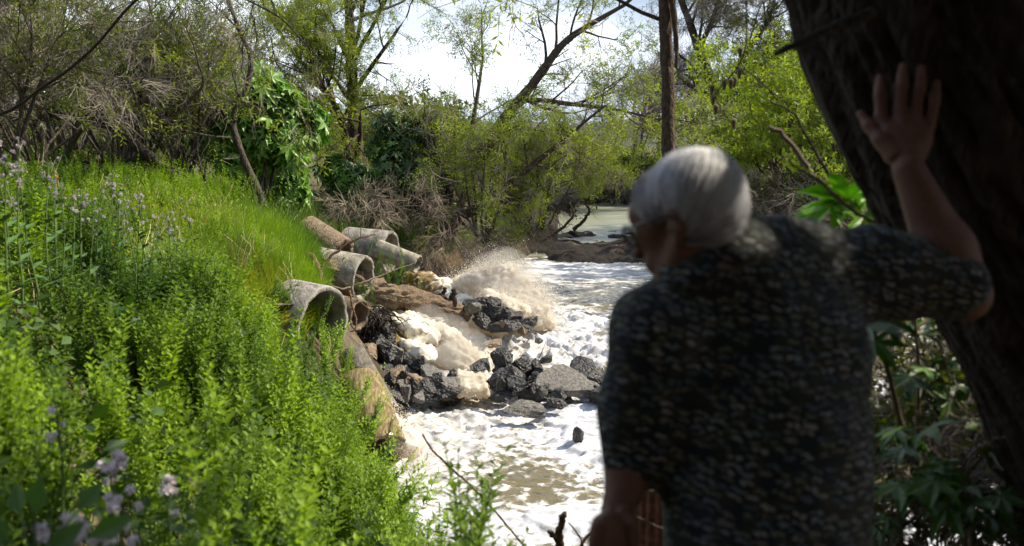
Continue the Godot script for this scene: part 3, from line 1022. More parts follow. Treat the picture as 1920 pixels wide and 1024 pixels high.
	# dry brush hanging over the pipes
	for q in [[690, 425, 17.8, 0.75, 0.6, 111, "dry pale brush hanging above the half-buried pipe"], [775, 440, 18.5, 0.95, 0.7, 112, "dry brush tangle behind the tilted pipe end"], [840, 478, 19.0, 0.55, 0.6, 113, "dry brush tangle over the dark bank behind the wave"], [930, 474, 19.6, 0.55, 0.7, 114, "dry brush fringe below the willow thicket"], [985, 462, 20.5, 0.4, 0.6, 115, "dry brush at the mud flat's left end"], [1430, 425, 22.0, 0.7, 1.6, 116, "dry grey brush along the far shore behind the man's shoulder"], [1560, 440, 19.0, 0.7, 1.5, 117, "dry grey brush left of the big trunk"]]:
		bush("dry_brush", q[6], "shrub", "", pt(q[0], q[1], q[2]), q[3], q[4], dry.merged({"seed": q[5], "levels": 2, "kids": [0, 6.0], "per": 1, "size": 0.75, "up": [0, -0.08, -0.16], "droop": -0.5, "stems": 10, "r": 0.012, "dark": Color(0.08, 0.062, 0.045), "light": Color(0.34, 0.28, 0.21)}, true))

	# the hanging trunk near the middle, with a broken stub beside it
	var hp := pts_of([[1262, 700], [1258, 480], [1254, 300], [1252, 150], [1247, 40], [1240, -120], [1230, -320]], 6.4, 6.4)
	rng.seed = 27
	var hm := MB.new()
	hm.tube(curve(hp, 6), 0.045, 0.038, 12, Color(1.2, 0.85, 0.65), false, 0.12)
	var ht := thing("bare_tree", "slim bare reddish-brown trunk rising straight behind the man's head", "tree", hp[0])
	var tips := []
	var oo := willow.merged({"levels": 3, "limbs": 3, "sprigs": ["bare0", "willow0"], "per": 1, "keep": 0.5, "size": 0.8, "up": [0, 0.0, -0.1, -0.3], "bark_tint": Color(0.9, 0.75, 0.65)}, true)
	grow(hm, tips, hp[4], Vector3(-0.8, 0.45, -0.2).normalized(), 0.8, 0.016, 1, oo)
	grow(hm, tips, hp[5], Vector3(0.8, 0.4, -0.2).normalized(), 1.0, 0.018, 1, oo)
	part("trunk", hm.mesh(hp[0]), M.bark, ht)
	foliage(tips, oo, hp[0], ht)
	var sp := pts_of([[1268, 128], [1269, 100], [1266, 50], [1260, 0], [1252, -60], [1243, -110]], 6.35, 6.35)
	var sm := MB.new()
	sm.tube(curve(sp, 4), 0.01, 0.03, 8, Color(1.1, 0.8, 0.6), false, 0.2, true)
	part("broken_limb", sm.mesh(hp[0]), M.bark, ht)
	# dry vine with seed heads
	var vp := curve(pts_of([[1398, -60], [1400, 40], [1398, 90], [1380, 130], [1350, 165], [1345, 190], [1375, 235], [1400, 260]], 3.9, 3.7), 5)
	var vm := MB.new()
	vm.tube(vp, 0.004, 0.002, 6, Color(0.9, 0.8, 0.7))
	var vine := thing("dry_vine", "dry twisted vine with brown seed heads hanging against the bright willows", "vine", vp[0])
	part("stem", vm.mesh(vp[0]), M.bark, vine)
	for k in 9:
		var pm := MB.new()
		var q := vp[mini(12 + k * 2, vp.size() - 1)] + rv(0.03)
		nets([[q, q + Vector3(0, -0.025, 0), 0.011, 0.006]], 0.01, 0.004, pm, Color(1.6, 1.25, 0.9))
		part("seed_head", pm.mesh(vp[0]), M.twig, vine)

	# a willow just out of view on the left whose bough reaches into the upper left corner
	var ov := willow.merged({"seed": 28, "limbs": 6, "limb": 0.55, "kids": [0, 3.0, 2.0], "per": 1, "keep": 0.5, "size": 0.5, "sprigs": ["willow0", "willow1", "bare0"], "up": [0, 0.0, -0.05, -0.3], "dark": Color(0.14, 0.19, 0.02), "light": Color(0.32, 0.38, 0.04), "droop": -0.8, "bark_tint": Color(0.5, 0.45, 0.4)}, true)
	tree("overhanging_willow", "dark bough with hanging bright leaves reaching in at the upper left corner", "tree", "", [
		[PackedVector3Array([on(-4.6, 7.0), Vector3(-4.3, 2.4, -7.0), Vector3(-4.2, 3.4, -6.9)]), 0.14, 0.1, 0.9],
		[PackedVector3Array([Vector3(-4.25, 2.2, -6.95), pt(-30, 215, 6.7), pt(85, 160, 6.6), pt(170, 95, 6.4), pt(250, 5, 6.2), pt(350, -70, 6.0), pt(480, -120, 5.8), pt(640, -150, 5.6)]), 0.012, 0.007, 0.2],
		[PackedVector3Array([pt(330, -60, 6.0), pt(420, -20, 5.9), pt(520, 30, 5.8), pt(570, 80, 5.7), pt(640, 150, 5.6)]), 0.007, 0.003, 0.15]], ov)


# ---------------------------------------------------------------- culvert pipes
func pipe_mesh(a: Vector3, b: Vector3, r: float, thick: float, seed_: int, a0 := 0.0, a1 := TAU, chip := 0.012) -> MB:
	# a hollow concrete pipe from a to b (b is the open mouth); a0..a1 leaves part of the ring out
	var mb := MB.new()
	var t := (b - a).normalized()
	var nv := t.cross(Vector3.UP).normalized()
	var up := nv.cross(t)
	var ln := a.distance_to(b)
	var rings := maxi(8, int(ln / 0.06))
	var sides := 44
	var full := a1 - a0 > TAU - 0.01
	var prof := []                                  # [along, radius]
	for k in rings + 1:
		prof.append([float(k) / rings * ln, r])
	prof.append([ln + 0.012, r - 0.012])
	prof.append([ln + 0.012, r - thick + 0.012])
	for k in rings + 1:
		prof.append([ln * (1.0 - float(k) / rings), r - thick])
	if not full:
		prof.append(prof[0])
	var s1 := sides + 1
	for q in prof:
		for j in s1:
			var ang: float = lerpf(a0, a1, float(j) / sides)
			var dirn := up * cos(ang) + nv * sin(ang)
			var e := 1.0 + n3.get_noise_3d(cos(ang) * 2.0 + seed_, sin(ang) * 2.0, q[0] * 2.0) * 0.008
			var al: float = q[0] - maxf(0.0, n3.get_noise_2d(ang * 2.2 + seed_ * 3.1, 1.0)) * chip * smoothstep(ln - 0.3, ln, q[0]) * 2.0
			mb.add(a + t * al + dirn * q[1] * e, Vector2(ang, al), Color.WHITE)
	for k in prof.size() - 1:
		for j in sides:
			var p := k * s1 + j
			mb.tri(p, p + s1, p + 1)
			mb.tri(p + 1, p + s1, p + s1 + 1)
	if not full:                                    # close the two long broken edges
		for e in 2:
			var j := 0 if e == 0 else sides
			for k in rings:
				var p0 := k * s1 + j
				var q0 := (prof.size() - 2 - k) * s1 + j
				mb.tri(p0, p0 + s1, q0)
				mb.tri(q0, p0 + s1, q0 - s1)
	return mb


func build_pipes() -> void:
	var put := func(called: String, label: String, a: Vector3, b: Vector3, r: float, th: float, sd: int, mt: Material, a0: float, a1: float, tint: Color) -> void:
		var mb := pipe_mesh(a, b, r, th, sd, a0, a1)
		for k in mb.c.size():
			mb.c[k] = tint
		single(called, mb.mesh(a), mt, a, label, "pipe")
	var whole := [0.0, TAU]
	# the nearest mouth, half hidden by weeds
	var c1 := pt(606, 612, 10.25)
	var d1 := Vector3(0.88, -0.10, 0.46).normalized()
	put.call("culvert_pipe", "large pale concrete pipe mouth rising out of the bright weeds", c1 - d1 * 0.45, c1, 0.415, 0.05, 1, M.concrete, 0.0, TAU, Color(1.15, 1.08, 1.0))
	# the second, behind the fallen log
	var c2 := pt(668, 520, 12.9)
	var d2 := Vector3(0.93, -0.13, 0.33).normalized()
	put.call("culvert_pipe", "concrete pipe mouth behind the fallen log", c2 - d2 * 1.2, c2 + d2 * 0.1, 0.30, 0.05, 2, M.concrete, 0.0, TAU, Color(1.05, 1.0, 0.92))
	# a lower one between log and first mouth, its brown tint darkened for the shade it lies in
	var c3 := pt(668, 590, 12.4)
	put.call("culvert_pipe", "low brown pipe with shade in its tint, squeezed between the log and the nearest mouth", c3 - d1 * 1.0, c3 + d1 * 0.05, 0.2, 0.04, 3, M.concrete, 0.0, TAU, Color(0.6, 0.5, 0.4))
	# the half-buried ring farther up and the tilted end piece beyond it
	var c4 := pt(727, 472, 16.9)
	var d4 := Vector3(0.95, -0.05, 0.30).normalized()
	put.call("culvert_pipe", "short grey pipe half buried in plants on the bank", c4 - d4 * 0.75, c4 + d4 * 0.05, 0.36, 0.055, 4, M.concrete, 0.0, TAU, Color(0.95, 0.95, 0.95))
	var c5 := pt(783, 496, 16.4)
	var d5 := Vector3(0.90, -0.32, 0.28).normalized()
	put.call("culvert_pipe", "narrow tilted pipe end lying beside the half-buried pipe", c5 - d5 * 0.75, c5, 0.155, 0.03, 5, M.concrete, 0.0, TAU, Color(1.15, 1.05, 0.9))
	# broken brown shell at the top of the bank
	var c6 := pt(640, 478, 14.2)
	var d6 := Vector3(0.80, -0.42, 0.40).normalized()
	put.call("pipe_shell", "broken brown shell of a pipe sticking out of the grass", c6 - d6 * 0.7, c6, 0.26, 0.07, 6, M.rock_brown, -1.9, 1.5, Color.WHITE)
	# the wet ochre pipe down by the water, with the water sliding over it
	var c7 := pt(716, 850, 9.5)
	var t7 := pt(668, 725, 10.1)
	put.call("spillway_pipe", "wet ochre pipe slanting down into the near pool", t7, c7, 0.26, 0.05, 7, M.wet_concrete, 0.0, TAU, Color.WHITE)
	# the slab-like broken pipe wall standing above it
	var c8 := pt(735, 790, 10.1)
	var t8 := pt(668, 672, 10.9)
	put.call("pipe_shell", "grey broken pipe wall slanting above the wet ochre pipe", t8, c8, 0.2, 0.05, 8, M.concrete, -0.2, 1.7, Color(0.75, 0.72, 0.66))
	# concrete slab under the eroded lip of the grassy mound
	var s0 := pt(500, 566, 10.0)
	single("concrete_slab", rock(401, Vector3(0.95, 0.10, 0.5), 0.4), M.rock_grey, s0 - Vector3(0.05, 0.02, 0), "pale broken slab beneath the eroded lip of the grassy mound", "slab")
	single("concrete_slab", rock(402, Vector3(0.28, 0.16, 0.3), 0.4), M.rock_grey, pt(430, 612, 9.0), "small pale lump of concrete among the weeds left of the nearest pipe mouth", "slab")


# ---------------------------------------------------------------- rocks
func rock(sd: int, size: Vector3, rough := 0.5, n := 7) -> ArrayMesh:
	# a lump cut by chance planes into flat faces, its edges a little worn
	var r := RandomNumberGenerator.new()
	r.seed = sd
	var planes := []
	for k in 11:
		var nv := Vector3(r.randf_range(-1, 1), r.randf_range(-1, 1), r.randf_range(-1, 1)).normalized()
		planes.append([nv, r.randf_range(0.52, 0.86)])
	var mb := MB.new()
	for f in 6:
		var ax := f / 2
		var sg := 1.0 if f % 2 == 0 else -1.0
		var base := mb.v.size()
		for j in n + 1:
			for i in n + 1:
				var a := (float(i) / n * 2.0 - 1.0) * (sg)
				var b := float(j) / n * 2.0 - 1.0
				var p := Vector3(sg, a, b) if ax == 0 else (Vector3(b, sg, a) if ax == 1 else Vector3(a, b, sg))
				for q in planes:
					var over: float = p.dot(q[0]) - q[1]
					if over > 0.0:
						p -= q[0] * over * 0.94
				p += Vector3(n3.get_noise_3dv(p * 2.2 + Vector3(sd, 0, 0)), n3.get_noise_3dv(p * 2.2 + Vector3(0, sd, 9)), n3.get_noise_3dv(p * 2.2 + Vector3(5, 0, sd))) * 0.2 * rough
				mb.add(p * size * 0.5, Vector2(i, j), Color.WHITE)
		var w := n + 1
		for j in n:
			for i in n:
				var o := base + j * w + i
				mb.tri(o, o + 1, o + w)
				mb.tri(o + 1, o + w + 1, o + w)
	return mb.mesh(Vector3.ZERO, false)


func put_rock(sx: float, sy: float, d: float, w: float, h: float, dp: float, mt: Material, sd: int, label: String, tilt := Vector3.ZERO, group := "", called := "rock") -> void:
	# w, h: pixels of the 1920 frame; the depth from front to back in metres
	var s := d / FPX
	var o := single(called, rock(sd, Vector3(w * s, h * s, dp)), mt, pt(sx, sy, d), label, "rock" if called == "rock" else called.replace("_", " "), group)
	o.rotation = tilt


func build_rocks() -> void:
	var D: Material = M.rock_dark
	var G: Material = M.rock_grey
	var B: Material = M.rock_brown
	# the weir, left to right: [x, y, depth, width, height, thickness, material, label, tilt]
	var named := [
		[1062, 716, 12.4, 126, 38, 0.62, G, "broad grey concrete slab tilted on the weir, the largest there", Vector3(0.35, 0.12, -0.2)],
		[901, 689, 12.9, 42, 26, 0.34, D, "small square black block at the weir's left gap", Vector3(0, 0.2, 0)],
		[944, 677, 12.9, 40, 36, 0.3, D, "black wedge beside the square block", Vector3(0.3, 0.5, 0.5)],
		[975, 690, 12.75, 46, 62, 0.35, D, "tall jagged black stone in the middle of the weir", Vector3(0.2, 0.3, 0.1)],
		[966, 712, 12.4, 34, 56, 0.25, D, "pointed dark stone leaning in front of the jagged one", Vector3(0.1, 0.2, 0.25)],
		[930, 716, 12.45, 54, 44, 0.3, D, "black lump at the left of the weir's middle", Vector3(0.1, 0.9, 0)],
		[1006, 694, 12.8, 26, 48, 0.25, D, "upright black splinter right of the jagged stone", Vector3(0, 0.4, -0.2)],
		[1022, 676, 13.3, 30, 20, 0.2, D, "small dark stone awash behind the grey slab", Vector3(0, 0.4, 0)],
		[1098, 690, 13.0, 52, 34, 0.4, D, "dark stone with one lit face right of the slab", Vector3(0.1, 0.6, 0.3)],
		[1118, 706, 12.6, 38, 34, 0.3, D, "black stone beside the man's elbow", Vector3(0.2, 0.2, 0.4)],
		[1128, 738, 12.2, 46, 36, 0.3, D, "black stone partly hidden by the man's sleeve", Vector3(0, 0.3, 0)],
		[975, 764, 11.6, 78, 26, 0.42, G, "flat mossy slab awash in foam in front of the weir", Vector3(0.12, 0.2, 0.05)],
		[1085, 818, 10.7, 26, 52, 0.14, D, "narrow pitted stone standing alone in the foam", Vector3(0.3, 0.2, 0.35)],
		[1046, 757, 11.8, 46, 20, 0.25, D, "low dark wedge in the foam below the grey slab", Vector3(0, 0.4, -0.1)],
		[940, 742, 12.1, 46, 26, 0.3, D, "dark stone circled by foam left of the mossy slab", Vector3(0, 0.8, 0.1)],
		[1000, 736, 12.2, 60, 36, 0.4, D, "black stone under the left end of the grey slab", Vector3(0.1, 0.1, 0)],
		[1040, 742, 12.15, 70, 34, 0.4, D, "black stone under the middle of the grey slab", Vector3(0, 0.2, 0.05)],
		[812, 704, 12.5, 50, 38, 0.4, G, "grey boulder on the left heap with a lit flat top", Vector3(0.4, 0.3, -0.3)],
		[838, 718, 12.35, 56, 22, 0.35, G, "pale greenish slab at the right end of the left heap", Vector3(0.15, 0.2, 0.0)],
		[836, 734, 12.3, 54, 30, 0.35, D, "black stone beneath the pale greenish slab", Vector3(0, 0.3, 0)],
		[779, 686, 12.7, 56, 48, 0.4, D, "big wet black boulder on the left heap", Vector3(0.1, 0.6, 0.2)],
		[760, 672, 12.9, 24, 24, 0.2, D, "small black stone atop the wet boulder's left", Vector3(0, 0.2, 0.3)],
		[736, 706, 12.3, 46, 30, 0.4, B, "brown flat-topped stone on the left heap", Vector3(0.2, 0.2, 0.2)],
		[714, 664, 12.6, 50, 46, 0.4, D, "black stone at the foot of the dark roots", Vector3(0.1, 0.4, -0.3)],
		[685, 655, 12.3, 38, 30, 0.35, B, "rounded brown stone right of the nearest pipe mouth", Vector3(0.1, 0.3, -0.2)],
		[668, 668, 11.9, 40, 56, 0.4, B, "reddish-brown slab leaning beside the nearest pipe mouth", Vector3(0.2, 0.2, 0.6)],
		[724, 690, 12.4, 34, 30, 0.3, D, "dark stone between the brown stone and the wet boulder", Vector3(0.3, 0.2, 0)],
		[768, 722, 12.2, 46, 60, 0.4, D, "dark stone under the wet boulder", Vector3(0, 0.2, 0.1)],
		[795, 735, 12.1, 50, 46, 0.35, D, "wet dark stone at the waterline of the left heap", Vector3(0, 0.6, 0.1)],
		[762, 742, 11.8, 18, 40, 0.2, G, "thin upright grey shard at the left heap's foot", Vector3(0, 0.1, 0.1)],
		[782, 746, 11.8, 26, 18, 0.22, G, "small grey block at the left heap's foot", Vector3(0, 0.3, 0)],
		[738, 740, 12.0, 44, 40, 0.35, D, "black stone above the foaming spout of the ochre pipe", Vector3(0, 0.2, -0.2)],
		[917, 580, 15.2, 60, 50, 0.5, D, "large dark stone in front of the big wave", Vector3(0.1, 0.3, -0.3)],
		[944, 590, 15.0, 46, 30, 0.4, D, "dark stone at the right foot of the wave", Vector3(0.2, 0.2, 0.2)],
		[965, 594, 15.2, 34, 22, 0.3, D, "small dark stone farthest right below the wave", Vector3(0, 0.3, 0)],
		[962, 616, 14.5, 30, 22, 0.3, G, "grey stone in the spray below the wave", Vector3(0, 0.2, 0.3)],
		[935, 612, 14.6, 36, 20, 0.3, D, "flat dark stone in the spray below the wave", Vector3(0.1, 0.2, 0)],
		[982, 614, 14.6, 28, 14, 0.25, D, "low dark stone at the edge of the spray", Vector3(0, 0.2, 0)],
		[880, 572, 15.0, 44, 40, 0.4, D, "black stone at the log's broken end", Vector3(0, 0.5, 0.2)],
		[905, 602, 14.8, 30, 34, 0.3, D, "dark stone wrapped in roots near the log's end", Vector3(0.2, 0.4, 0)],
		[818, 648, 13.7, 60, 30, 0.4, B, "brown boulder breaking the white water left of the weir", Vector3(0, 0.3, 0)],
		[925, 645, 13.8, 30, 14, 0.25, B, "brown stone just showing in the rapids", Vector3(0, 0.1, 0)],
		[1010, 640, 14.0, 20, 10, 0.2, D, "tiny dark stone in the rapids", Vector3(0, 0.1, 0)]]
	for k in named.size():
		var q: Array = named[k]
		put_rock(q[0], q[1], q[2], q[3] * 1.06, q[4] * 0.98, q[5], q[6], 300 + k * 7, q[7], q[8])
	# rubble packed between them, which nothing tells apart
	var protos := []
	for k in 6:
		protos.append(rock(500 + k, Vector3(0.2, 0.15, 0.2), 0.7, 6))
	rng.seed = 77
	var lines := [[[700, 690], [850, 735], 30, 12.5, 22.0], [[925, 705], [1145, 735], 44, 12.5, 22.0], [[690, 620], [735, 660], 12, 12.9, 20.0], [[885, 570], [985, 615], 14, 14.9, 12.0]]
	for l in lines:
		for k in l[2]:
			var f := rng.randf()
			var sx: float = lerpf(l[0][0], l[1][0], f) + rng.randf_range(-8, 8)
			var off := rng.randf_range(-1.0, 1.0)
			var sy: float = lerpf(l[0][1], l[1][1], f) + off * l[4] * 0.7
			var o := single("rubble_stone", protos[rng.randi() % 6], [D, D, D, D, D, G, B][rng.randi() % 7] if off > -0.6 else D, pt(sx, sy, l[3] - off * 0.45), "small dark wet rubble stone wedged among the larger stones of the weir", "rock", "small rubble stones of the weir")
			o.rotation = rv(3.0)
			o.scale = Vector3.ONE * rng.randf_range(0.55, 1.5)
	# dark lumps on the mud flat
	var mud := [[1142, 437, 33.0, 24, 8, "dark lump of mud at the river's edge"], [1170, 455, 30.5, 26, 10, "dark lump between the two trickles on the mud flat"], [1210, 462, 29.5, 40, 22, "largest dark lump on the mud flat beside the man's glasses"], [1120, 445, 32.0, 30, 10, "low dark lump left of the trickle"], [1098, 440, 32.5, 22, 14, "small dark lump under the dead branches"], [1163, 419, 37.0, 6, 5, "tiny dark stub sticking out of the river"], [1190, 447, 31.5, 16, 8, "small lump above the largest one on the mud flat"]]
	for k in mud.size():
		var q: Array = mud[k]
		put_rock(q[0], q[1], q[2], q[3] * 1.1, q[4] * 1.2, q[3] * q[2] / FPX * 0.8, D, 700 + k, q[5], Vector3(0, k * 0.7, 0), "", "mud_lump")


# ---------------------------------------------------------------- fallen log, roots and driftwood
func stick(called: String, label: String, p: PackedVector3Array, r0: float, r1: float, tint: Color, twigs: int, sd: int, parent: Node3D = null, mt: Material = null) -> Node3D:
	rng.seed = sd
	var c := curve(p, 5)
	for k in c.size():
		c[k] += rv(r0 * 0.35)
	var mb := MB.new()
	mb.tube(c, r0, r1, 8, tint, false, 0.15, true)
	for k in twigs:
		var at := c[rng.randi_range(c.size() / 4, c.size() - 2)]
		var dir := (rv() + Vector3.UP * 0.3).normalized()
		var q := PackedVector3Array([at])
		for s in 4:
			dir = (dir + rv(0.35)).normalized()
			q.append(q[s] + dir * rng.randf_range(0.4, 1.0) * p[0].distance_to(p[p.size() - 1]) * 0.08)
		mb.tube(q, r1 * 0.7, r1 * 0.25, 5, tint, true)
	if parent:
		part(called, mb.mesh(parent.position), mt if mt else M.log, parent)
		return parent
	return single(called, mb.mesh(p[0]), mt if mt else M.log, p[0], label, "branch")


func build_log() -> void:
	# the log: knobbly trunk from the bank to the wave, with its broken end and stubs
	rng.seed = 81
	var p := curve(pts_of([[598, 500], [640, 516], [690, 540], [740, 555], [790, 566], [835, 578], [872, 590]], 12.5, 14.9), 8)
	var mb := MB.new()
	var sides := 40
	for k in p.size():
		var t: Vector3 = (p[mini(k + 1, p.size() - 1)] - p[maxi(k - 1, 0)]).normalized()
		var nv := t.cross(Vector3.UP).normalized()
		var bv := t.cross(nv)
		var f := float(k) / (p.size() - 1)
		for j in sides + 1:
			var a := TAU * j / sides
			var r := lerpf(0.12, 0.15, sin(f * PI)) * (1.0 + n3.get_noise_3d(cos(a) * 1.6, sin(a) * 1.6, k * 0.22) * 0.45 - 0.13 * smoothstep(0.16, 0.0, absf(n3.get_noise_3d(cos(a) * 5.0, sin(a) * 5.0, k * 0.16))) + 0.10 * n3.get_noise_3d(cos(a) * 9.0, sin(a) * 9.0, k * 0.9))
			mb.add(p[k] + (nv * cos(a) + bv * sin(a)) * r, Vector2(a, f), Color(1.15, 1.0, 0.88) if f < 0.5 else Color(0.85, 0.8, 0.7))
	for k in p.size() - 1:
		for j in sides:
			var a := k * (sides + 1) + j
			mb.tri(a, a + sides + 1, a + 1)
			mb.tri(a + 1, a + sides + 1, a + sides + 2)
	var log_ := thing("fallen_log", "thick fallen log lying from the bank to the wave", "log", p[0])
	var lm: StandardMaterial3D = M.log
	lm.vertex_color_use_as_albedo = true
	part("log_trunk", mb.mesh(p[0]), lm, log_)
	for q in [[[830, 572], [832, 548], [836, 540], 0.035], [[852, 574], [851, 552], [852, 543], 0.045], [[842, 572], [845, 555], [847, 550], 0.02], [[800, 560], [815, 553], [838, 562], 0.05]]:
		var c := pts_of([q[0], q[1], q[2]], 14.5, 14.4)
		stick("stub", "", c, q[3], q[3] * 0.7, Color(0.3, 0.27, 0.25), 0, 90, log_)
	# root tangle right of the nearest mouth
	rng.seed = 82
	var rt := thing("root_tangle", "black root tangle clinging to the bank above the left heap of stones", "roots", pt(705, 625, 12.9))
	var rm := MB.new()
	for k in 90:
		var a := pt(rng.randf_range(670, 735), rng.randf_range(575, 640), 12.8 + rng.randf_range(-0.15, 0.35))
		var q := PackedVector3Array([a])
		var dir := (rv() + Vector3(0.25, -0.5, 0.1)).normalized()
		for s in 5:
			dir = (dir + rv(0.4) + Vector3(0, -0.15, 0)).normalized()
			q.append(q[s] + dir * rng.randf_range(0.04, 0.1))
		rm.tube(q, rng.randf_range(0.006, 0.016), 0.003, 5, Color(0.35, 0.3, 0.27), true)
	part("roots", rm.mesh(rt.position), M.bark, rt)
	var rk := MeshInstance3D.new()
	rk.name = "earth_clod"
	rk.mesh = rock(811, Vector3(0.5, 0.65, 0.6), 1.2, 12)
	rk.material_override = M.rock_dark
	rk.position = Vector3(-0.02, -0.05, -0.2)
	rt.add_child(rk, true)
	# driftwood
	stick("driftwood_branch", "forked brown branch standing up before the second pipe mouth", pts_of([[596, 580], [612, 548], [606, 515], [612, 492], [640, 465], [676, 446], [705, 440]], 12.0, 12.6), 0.03, 0.008, Color(0.7, 0.55, 0.45), 3, 83)
	stick("driftwood_branch", "thick broken root lying along the edge of the grassy mound", pts_of([[574, 476], [590, 492], [602, 522], [600, 552]], 11.9, 11.6), 0.045, 0.025, Color(1.0, 0.82, 0.68), 2, 84)
	stick("driftwood_branch", "pale thin branch lying across the log toward the wave", pts_of([[608, 528], [640, 542], [665, 534], [695, 524], [735, 508], [780, 492]], 12.1, 13.6), 0.016, 0.005, Color(1.9, 1.75, 1.55), 4, 85)
	stick("driftwood_branch", "curved reddish root arching over the dark roots", pts_of([[655, 545], [662, 580], [668, 602], [664, 618], [650, 625]], 12.0, 11.9), 0.013, 0.008, Color(1.1, 0.7, 0.5), 0, 86)
	stick("driftwood_branch", "thin stem sloping down from the log across the dark gap", pts_of([[655, 550], [690, 578], [735, 610]], 12.1, 12.9), 0.008, 0.004, Color(1.2, 1.0, 0.85), 2, 87)
	stick("driftwood_branch", "dark thin branch lying among the weir's stones", pts_of([[960, 722], [990, 716], [1012, 712]], 12.2, 12.3), 0.016, 0.01, Color(0.3, 0.27, 0.25), 1, 88)
	stick("driftwood_branch", "thin twig standing up from the weir in the rapids", pts_of([[1004, 684], [1014, 664], [1024, 640]], 12.9, 13.0), 0.007, 0.003, Color(0.35, 0.3, 0.27), 2, 89)
	stick("driftwood_branch", "dead brown limb with broken twigs leaning on the mud flat", pts_of([[1010, 455], [1050, 430], [1075, 405], [1068, 380]], 27.0, 27.0), 0.05, 0.02, Color(0.4, 0.35, 0.3), 9, 90)
	stick("driftwood_branch", "second dead limb on the mud flat, nearer the river", pts_of([[1075, 430], [1095, 412], [1105, 395], [1098, 385]], 29.0, 29.0), 0.06, 0.02, Color(0.3, 0.27, 0.24), 9, 91)
	# sticks at the near shore by the man's hand
	stick("shore_branch", "bare brown branch poking up from below the frame left of the hanging hand", pts_of([[1040, 1120], [1046, 1030], [1052, 995], [1058, 962]], 4.2, 4.1), 0.024, 0.012, Color(1.0, 0.8, 0.62), 0, 92)
	stick("shore_branch", "short side fork on the bare brown branch by the hand", pts_of([[1048, 1012], [1036, 1002], [1028, 996]], 4.15, 4.15), 0.016, 0.009, Color(1.0, 0.8, 0.62), 0, 93)
	stick("shore_branch", "thin dark curved twig beside the hanging hand", pts_of([[1088, 1060], [1092, 1022], [1083, 1000], [1066, 980]], 4.3, 4.3), 0.006, 0.003, Color(0.5, 0.4, 0.35), 1, 94)
	stick("shore_branch", "pale thin twig slanting behind the hanging hand", pts_of([[1080, 1040], [1098, 1010], [1120, 985]], 4.4, 4.4), 0.008, 0.005, Color(1.5, 1.2, 0.95), 0, 95)
	stick("shore_branch", "long arching grey stem over the brown eddy", pts_of([[793, 815], [812, 845], [850, 882], [890, 918], [930, 962], [975, 1015], [1010, 1060]], 5.4, 4.6), 0.006, 0.005, Color(0.8, 0.7, 0.62), 1, 96)
	stick("shore_branch", "pale curved twig in the gap between arm and shirt", pts_of([[1204, 920], [1216, 924], [1236, 920], [1260, 921]], 2.9, 2.9), 0.005, 0.004, Color(1.6, 1.5, 1.4), 0, 97)
	stick("shore_branch", "straight dark twig in the gap under the forearm", pts_of([[1186, 968], [1216, 980], [1250, 995]], 2.9, 2.9), 0.004, 0.003, Color(0.9, 0.85, 0.8), 0, 98)


